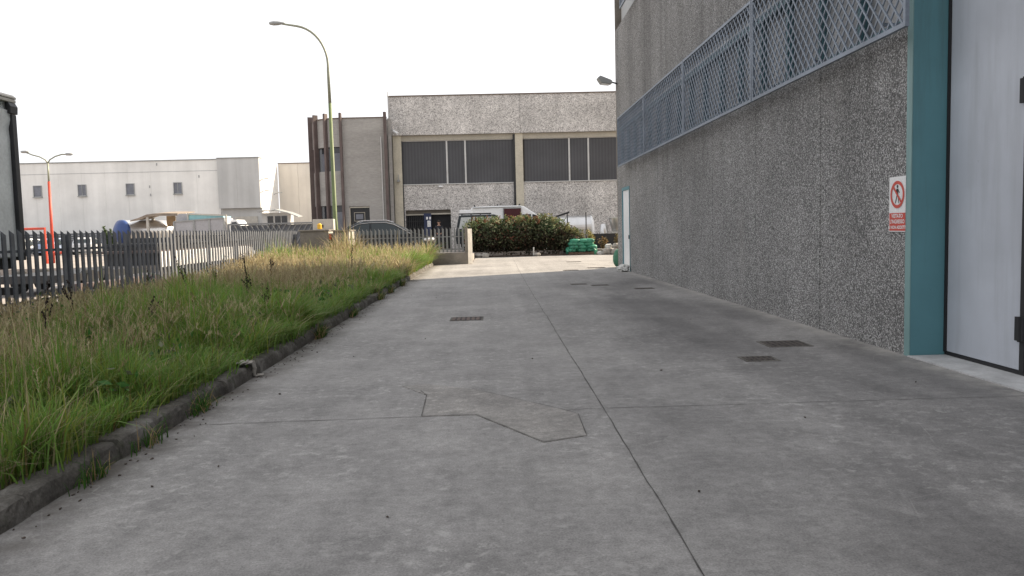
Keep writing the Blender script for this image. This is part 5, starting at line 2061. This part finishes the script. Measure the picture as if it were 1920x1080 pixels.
o = np_mesh('verge_grass', VV, q, t3, CC, 'blade')
tag(o, 'rough green and straw grass covering the verge between kerb and fence', 'grass', kind='stuff')

# seeding dry grasses: thin stalks with fuzzy heads
sets = [scatter(p_, a, b) for p_, a, b in ((60, 2.0, 8), (50, 8, 15), (44, 15, 24), (60, 24, 32.3))]
px = np.concatenate([s[0] for s in sets])
py = np.concatenate([s[1] for s in sets])
pn = vnoise(px, py, 3, 0.42) * 0.6 + vnoise(px, py, 9, 1.1) * 0.6
keep = (pn > 0.4) & ((px < -3.2) | (rng.random(len(px)) < 0.5))
px, py = px[keep], py[keep]
n = len(px)
dist = np.hypot(px, py)
ph = rng.uniform(0.38, 0.72, n) * (1 + 0.35 * smooth(23, 31, py)) * (1 - 0.55 * smooth(-6.0, -8.0, px) * (1 - smooth(20, 26, py)))
paz = rng.uniform(-np.pi, np.pi, n)
pl_ = np.abs(rng.normal(0.3, 0.22, n))
u = rng.random((n, 1))
pc = np.array([0.24, 0.185, 0.10]) * (1 - u) + np.array([0.50, 0.43, 0.27]) * u
VV, q, t3, CC = blades('stalk', px, py, np.full(n, 0.1), ph, 0.0026 + 0.00026 * dist, pl_, paz, pc * 0.8, pc, [1, 0.8, 0.6, 0.3])
Vs, Qs, Ts, Cs = [VV], [q], [t3], [CC]
off = len(VV)
# heads: short whiskers near the stalk tip
for kx in range(9):
    t = 0.74 + 0.03 * kx
    hx = px + np.cos(paz) * pl_ * ph * t ** 2
    hy = py + np.sin(paz) * pl_ * ph * t ** 2
    hz = 0.1 + ph * (t - 0.42 * np.minimum(pl_, 1.2) * t ** 2.4)
    hl = rng.uniform(0.03, 0.065, n)
    V2, q2, t2, C2 = blades('w', hx, hy, hz, hl, 0.004 + 0.0005 * dist, np.abs(rng.normal(0.7, 0.3, n)), rng.uniform(-np.pi, np.pi, n), pc, pc * 1.15)
    Vs.append(V2)
    Qs.append(q2 + off)
    Ts.append(t2 + off)
    Cs.append(C2)
    off += len(V2)
o = np_mesh('seeding_grass', np.concatenate(Vs), np.concatenate(Qs), np.concatenate(Ts), np.concatenate(Cs), 'blade')
tag(o, 'dry seeding grass heads standing above the green verge', 'grass', kind='stuff')

# long dead straws flopped across the kerb
k = 90
sx_ = rng.uniform(-2.75, -2.5, k)
sy_ = np.concatenate([rng.normal(4.6, 0.25, 40), rng.normal(5.7, 0.12, 14), rng.uniform(2.8, 12, 36)])
u = rng.random((k, 1))
sc_ = np.array([0.3, 0.23, 0.13]) * (1 - u) + np.array([0.52, 0.44, 0.3]) * u
VV, q, t3, CC = blades('straws', sx_, sy_, np.full(k, 0.13), rng.uniform(0.2, 0.38, k), rng.uniform(0.003, 0.006, k), rng.uniform(0.9, 1.5, k), rng.normal(0, 0.7, k), sc_ * 0.8, sc_)
o = np_mesh('straw_stalks', VV, q, t3, CC, 'blade')
tag(o, 'long pale straws flopped over the edge of the kerb', 'straw', kind='stuff')

# tufts growing out over the kerb and in the gutter joint
tx, ty = [], []
for (cx, cy, k) in ((-2.36, 10.7, 260), (-2.35, 5.3, 60), (-2.37, 6.3, 90), (-2.37, 13.3, 120), (-2.36, 16.5, 150), (-2.37, 18.2, 120), (-2.36, 4.55, 50), (-2.35, 20.5, 160)):
    tx.append(rng.normal(cx, 0.025, k))
    ty.append(rng.normal(cy, 0.12, k))
tx, ty = np.concatenate(tx), np.concatenate(ty)
n = len(tx)
u = rng.random((n, 1))
g1 = np.where(rng.random((n, 1)) < 0.35, np.array([0.34, 0.25, 0.13]), np.array([0.05, 0.13, 0.02]) * (0.7 + 0.6 * u))
VV, q, t3, CC = blades('t', tx, ty, np.zeros(n), rng.uniform(0.06, 0.26, n), 0.006 + 0.0004 * ty, np.abs(rng.normal(0.8, 0.4, n)), rng.uniform(-np.pi, np.pi, n), g1, g1 * 1.1)
o = np_mesh('gutter_weeds', VV, q, t3, CC, 'blade')
tag(o, 'tufts of weeds sprouting at the foot of the kerb', 'weeds', kind='stuff')


def leaf_cloud(P, size, cols, flat=0.0):
    n = len(P)
    a = rng.normal(0, 1, (n, 3))
    a /= np.linalg.norm(a, axis=1)[:, None]
    b = rng.normal(0, 1, (n, 3))
    b -= (a * b).sum(1)[:, None] * a
    b /= np.linalg.norm(b, axis=1)[:, None]
    s = size[:, None] if hasattr(size, 'shape') else size
    c = np.cross(a, b)
    v0, v2 = P - a * s, P + a * s
    v1, v3 = P + b * s * 0.45 + c * s * 0.12, P - b * s * 0.45 + c * s * 0.12
    VV = np.stack([v0, v1, v2, v3], 1).reshape(-1, 3)
    o = np.arange(n)[:, None] * 4
    t3 = np.concatenate([o + np.array([[0, 1, 2]]), o + np.array([[0, 2, 3]])], 0)
    CC = np.repeat(cols, 4, 0)
    return VV, np.zeros((0, 4), int), t3, CC


# hedge
HD = thing('hedge', 'overgrown dark green hedge with reddish and yellow tips across the yard', 'hedge', (2, 40.9, 0.07))
mounds = []
rd = random.Random(17)
for i in range(30):
    x = -1.0 + i * 0.19 + rd.uniform(-0.15, 0.15)
    top = np.interp(x, [-1.2, -0.6, 0.4, 1.2, 1.6, 2.3, 3.0, 3.7, 4.3, 4.9], [1.75, 1.88, 1.82, 1.85, 1.95, 1.8, 1.95, 1.5, 1.2, 0.9]) + rd.uniform(-0.42, 0.16)
    r = rd.uniform(0.34, 0.55)
    mounds.append((x, 40.9 + rd.uniform(-0.45, 0.5), top - r * 0.8, r))
    mounds.append((x + rd.uniform(-.2, .2), 40.65 + rd.uniform(-0.3, 0.5), top * 0.55, rd.uniform(0.4, 0.6)))
Pl, Cl, Sl = [], [], []
for (x, y_, z, r) in mounds:
    k = int(430 * r / 0.45)
    dv = rng.normal(0, 1, (k, 3))
    dv /= np.linalg.norm(dv, axis=1)[:, None]
    rad = r * rng.uniform(0.5, 1.15, k)[:, None]
    P = np.array([x, y_, z]) + dv * rad * np.array([1.0, 1.0, 0.95])
    P[:, 2] = np.maximum(P[:, 2], 0.12 + rng.uniform(0, 0.15, k))
    u = rng.random((k, 1))
    c = np.array([0.035, 0.06, 0.03]) * (1 - u) + np.array([0.12, 0.165, 0.08]) * u
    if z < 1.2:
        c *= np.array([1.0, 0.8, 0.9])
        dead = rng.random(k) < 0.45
        c[dead] = np.array([0.05, 0.035, 0.025])  # low mounds: almost half the leaves dark brown
    kind = rng.random(k) * (1.0 if z >= 1.2 else 0.72)
    redzone = 0.1 if 0.7 < x < 2.2 else 0.02
    c[kind < redzone] = np.array([0.17, 0.075, 0.05]) * rng.uniform(0.7, 1.3)
    c[kind > 0.66] = np.array([0.26, 0.29, 0.16]) * rng.uniform(0.7, 1.2)
    c[kind > 0.88] = np.array([0.38, 0.36, 0.24])  # palest leaves on upper mounds only, painting highlights into their colour
    Pl.append(P)
    Cl.append(c)
    Sl.append(rng.uniform(0.045, 0.105, k))
# shoots that break the outline
for i in range(120):
    x = rd.uniform(-1.0, 4.8)
    top = np.interp(x, [-1.2, -0.6, 0.4, 1.2, 1.6, 2.3, 3.0, 3.7, 4.3, 4.9], [1.7, 1.85, 1.8, 1.85, 1.95, 1.8, 1.95, 1.5, 1.15, 0.85])
    k = 26
    tt = rng.random(k)
    ax_, ay_ = rd.uniform(-0.3, 0.3), rd.uniform(-0.3, 0.2)
    L = rd.uniform(0.15, 0.5)
    P = np.stack([x + ax_ * tt + rng.normal(0, 0.035, k), 40.75 + rd.uniform(-0.4, 0.4) + ay_ * tt + rng.normal(0, 0.035, k), top - 0.2 + L * tt + rng.normal(0, 0.02, k)], 1)
    pick = [np.array([0.17, 0.17, 0.07]), np.array([0.08, 0.11, 0.04]), np.array([0.2, 0.1, 0.06]) if x < 2.4 else np.array([0.22, 0.2, 0.1])][i % 3]
    Pl.append(P)
    Cl.append(np.tile(pick, (k, 1)) * rng.uniform(0.6, 1.3, (k, 1)))
    Sl.append(rng.uniform(0.04, 0.075, k))
# mostly dark green and brown leaves filling the skirt down to the bed
k = 9000
P = np.stack([rng.uniform(-1.0, 4.9, k), rng.uniform(40.3, 41.5, k), rng.uniform(0.07, 0.75, k)], 1)
kind = rng.random((k, 1))
Pl.append(P)
Cl.append(np.where(kind < 0.5, np.array([0.03, 0.035, 0.02]), np.where(kind < 0.9, np.array([0.05, 0.035, 0.025]), np.array([0.12, 0.09, 0.06]))))
Sl.append(rng.uniform(0.04, 0.09, k))
VV, q, t3, CC = leaf_cloud(np.concatenate(Pl), np.concatenate(Sl), np.concatenate(Cl))
o = np_mesh('foliage', VV - np.array([2, 40.9, 0.07]), q, t3, CC, 'leaf')
o.parent = HD
m = MB()
for i in range(46):
    x = -0.9 + i * 0.125 + rd.uniform(-.05, .05)
    y_ = 40.9 + rd.uniform(-0.4, 0.4)
    top = 0.9 + rd.uniform(0, 0.7) - max(0, x - 3.6) * 0.5
    m.tube([(x, y_, 0.05), (x + rd.uniform(-.1, .1), y_ + rd.uniform(-.1, .1), top * 0.5), (x + rd.uniform(-.25, .25), y_ + rd.uniform(-.2, .2), top)], [0.022, 0.016, 0.008], 5)
obj('stems', m, 'stem', HD)


def small_plant(name, label, cat, x, y_, z0, hgt, rad, k, cols, seed, size=(0.03, 0.06)):
    t = thing(name, label, cat, (x, y_, z0))
    r = random.Random(seed)
    P = []
    m = MB()
    for s in range(7):
        e = (r.uniform(-rad, rad), r.uniform(-rad, rad) * 0.6, hgt * r.uniform(0.6, 1.0))
        m.tube([(0, 0, 0), (e[0] * 0.4, e[1] * 0.4, e[2] * 0.5), e], [0.012, 0.008, 0.004], 5)
        for i in range(k // 7):
            tt = r.uniform(0.2, 1.05)
            P.append((e[0] * tt + r.gauss(0, 0.05), e[1] * tt + r.gauss(0, 0.05), max(0.02, e[2] * tt + r.gauss(0, 0.04))))
    obj('stems', m, 'stem', t, local=True)
    P = np.array(P)
    idx = rng.integers(0, len(cols), len(P))
    VV, q, t3, CC = leaf_cloud(P, rng.uniform(size[0], size[1], len(P)), np.array(cols)[idx] * rng.uniform(0.7, 1.3, (len(P), 1)))
    o = np_mesh('foliage', VV, q, t3, CC, 'leaf')
    o.parent = t


small_plant('tall_yellow_grass', 'tall yellow-green grass clump behind the green pallet', 'plant', 5.3, 41.6, 0.07, 1.2, 0.22, 900, [(0.3, 0.26, 0.09), (0.24, 0.24, 0.08), (0.36, 0.3, 0.14)], 3)
small_plant('dry_shrub', 'dry brown shrub left of the rubble heap in front of low dark wall', 'shrub', 5.85, 41.2, 0.07, 0.75, 0.3, 500, [(0.2, 0.12, 0.06), (0.26, 0.18, 0.09), (0.1, 0.09, 0.04)], 5)
small_plant('dry_shrub', 'taller dry shrub behind the rubble heap under the hopper', 'shrub', 6.55, 41.0, 0.07, 0.95, 0.2, 400, [(0.2, 0.14, 0.06), (0.26, 0.2, 0.1), (0.1, 0.1, 0.04)], 7)
small_plant('green_bush', 'green bush left of the blue tank end at the pale warehouse', 'bush', -34.4, 72, 0, 2.6, 0.55, 1800, [(0.06, 0.1, 0.03), (0.1, 0.14, 0.05), (0.05, 0.08, 0.03)], 9, (0.06, 0.12))
for i, (x, lb) in enumerate(((-41.6, 'low green bush under the far slatted fence, left one'), (-36.0, 'low green bush at the right end of the far slatted fence'))):
    small_plant('low_bush', lb, 'bush', x, 81, 0, 0.9, 1.2, 900, [(0.06, 0.1, 0.03), (0.1, 0.14, 0.05)], 19 + i, (0.08, 0.14))

# broad-leaved plants low in the sward
bx, by = scatter(5.5, 1.5, 18, -8.2, -2.6)
Pb, Sb, Cb = [], [], []
for a, b in zip(bx, by):
    k = int(rng.integers(7, 20))
    q = np.stack([rng.normal(a, 0.07, k), rng.normal(b, 0.07, k), 0.13 + np.abs(rng.normal(0.1, 0.09, k))], 1)
    Pb.append(q)
    Sb.append(rng.uniform(0.025, 0.06, k))
    c = np.array([0.05, 0.14, 0.03]) if rng.random() < 0.75 else np.array([0.14, 0.15, 0.09])
    Cb.append(np.tile(c, (k, 1)) * rng.uniform(0.6, 1.4, (k, 1)))
VV, q, t3, CC = leaf_cloud(np.concatenate(Pb), np.concatenate(Sb), np.concatenate(Cb))
o = np_mesh('broadleaf_weeds', VV, q, t3, CC, 'leaf')
tag(o, 'low broad-leaved weeds mixed into the verge grass', 'weeds', kind='stuff')

# tall dead weed stalks standing in the verge
weeds = [(-3.95, 12.64, 0.86, 0.05, 'tall straight dead weed stalk standing by itself in the middle of the verge'),
         (-4.56, 12.4, 0.92, -0.32, 'leaning dead weed stalk with forked top left of the straight one'),
         (-3.76, 21.2, 0.85, 0.02, 'dark dead weed stalk in front of the narrow gate pillar'),
         (-5.03, 8.9, 0.75, 0.05, 'dead weed stalk in the left foreground grass, nearer of two'),
         (-5.3, 10.1, 0.7, -0.1, 'dead weed stalk in the left foreground grass, further of two'),
         (-7.2, 16.5, 0.6, 0.1, 'small dead weed stalk near the palisade fence'),
         (-6.1, 17.5, 0.62, -0.12, 'thin dead weed stalk in the verge, seen below the grey tipper truck'),
         (-5.2, 7.3, 0.62, 0.12, 'thick dead weed clump closest to the left edge of grass'),
         (-3.95, 9.2, 0.55, 0.0, 'thin dead weed stalk near the kerb in bright green grass'),
         (-5.0, 18.0, 0.7, -0.05, 'slim dead weed stalk left of the dark one by pillar'),
         (-3.2, 11.0, 0.5, 0.08, 'short dead weed stalk leaning to the kerb')]
for i, (x, y_, hgt, ln, lb) in enumerate(weeds):
    r = random.Random(100 + i)
    t = thing('dead_weed', lb, 'weed', (x, y_, 0.1), 'dead weed stalks in the verge')
    st, sd_ = MB(), MB()
    def stalk(bx, bz, ang, L, depth):
        pts = []
        for q in range(6):
            f = q / 5
            pts.append((bx + math.sin(ang) * L * f + 0.03 * math.sin(f * 5 + i) * f, 0.03 * math.sin(f * 4 + i * 2) * f, bz + math.cos(ang) * L * f))
        st.tube(pts, [0.0105 * (1 - 0.75 * q / 5) * (0.7 if depth else 1) for q in range(6)], 5)
        for q in range(int(44 * L / 0.8)):
            f = 0.3 + 0.7 * (q + r.random()) / (44 * L / 0.8)
            ii = min(4, int(f * 5))
            ff = f * 5 - ii
            c = [pts[ii][k] * (1 - ff) + pts[ii + 1][k] * ff if ii < 5 else pts[5][k] for k in range(3)]
            if r.random() < 0.75:
                s = r.uniform(0.006, 0.0135)
                sd_.blob((c[0] + r.gauss(0, 0.013), c[1] + r.gauss(0, 0.013), c[2]), (s, s, s * 1.3), 5, 4, 0.2, q)
        if depth == 0:
            for _ in range(r.choice((0, 1, 2))):
                f = r.uniform(0.4, 0.8)
                ii = int(f * 5)
                stalk(pts[ii][0], pts[ii][2], ang + r.choice((-1, 1)) * r.uniform(0.2, 0.45), L * r.uniform(0.2, 0.35), 1)
    stalk(0, 0, ln, hgt * 1.15, 0)
    obj('stalk', st, 'weed', t, local=True)
    obj('seed_heads', sd_, 'weed', t, local=True)['kind'] = 'stuff'
    t.rotation_euler = (0, 0, r.uniform(-0.4, 0.4))

# fallen bits on the concrete
m = MB()
for (x, y_) in ((1.05, 4.02), (-1.7, 4.75), (-0.55, 3.8), (2.2, 5.5), (-1.6, 8.9), (-0.9, 10.2), (0.4, 8.4), (-1.2, 16.5), (1.6, 7.5), (-1.95, 4.4), (-1.9, 6.9), (-2.1, 9.3), (-2.0, 12.3), (-1.8, 17.3), (3.6, 6.6), (2.9, 11.5)):
    m.blob((x, y_, 0.006), (random.uniform(0.005, 0.013), random.uniform(0.006, 0.016), 0.005), 6, 4, 0.4, int(x * 10 + 99))
for i in range(260):
    x = -2.37 + abs(random.gauss(0, 0.09))
    y_ = random.uniform(2.5, 24)
    s = random.uniform(0.003, 0.011)
    m.blob((x, y_, 0.003), (s, s * random.uniform(0.6, 2.2), 0.004), 6, 4, 0.4, i)
o = obj('leaf_litter', m, 'bed')
tag(o, 'scattered leaf bits and crumbs of dirt on the concrete drive', 'litter', kind='stuff')
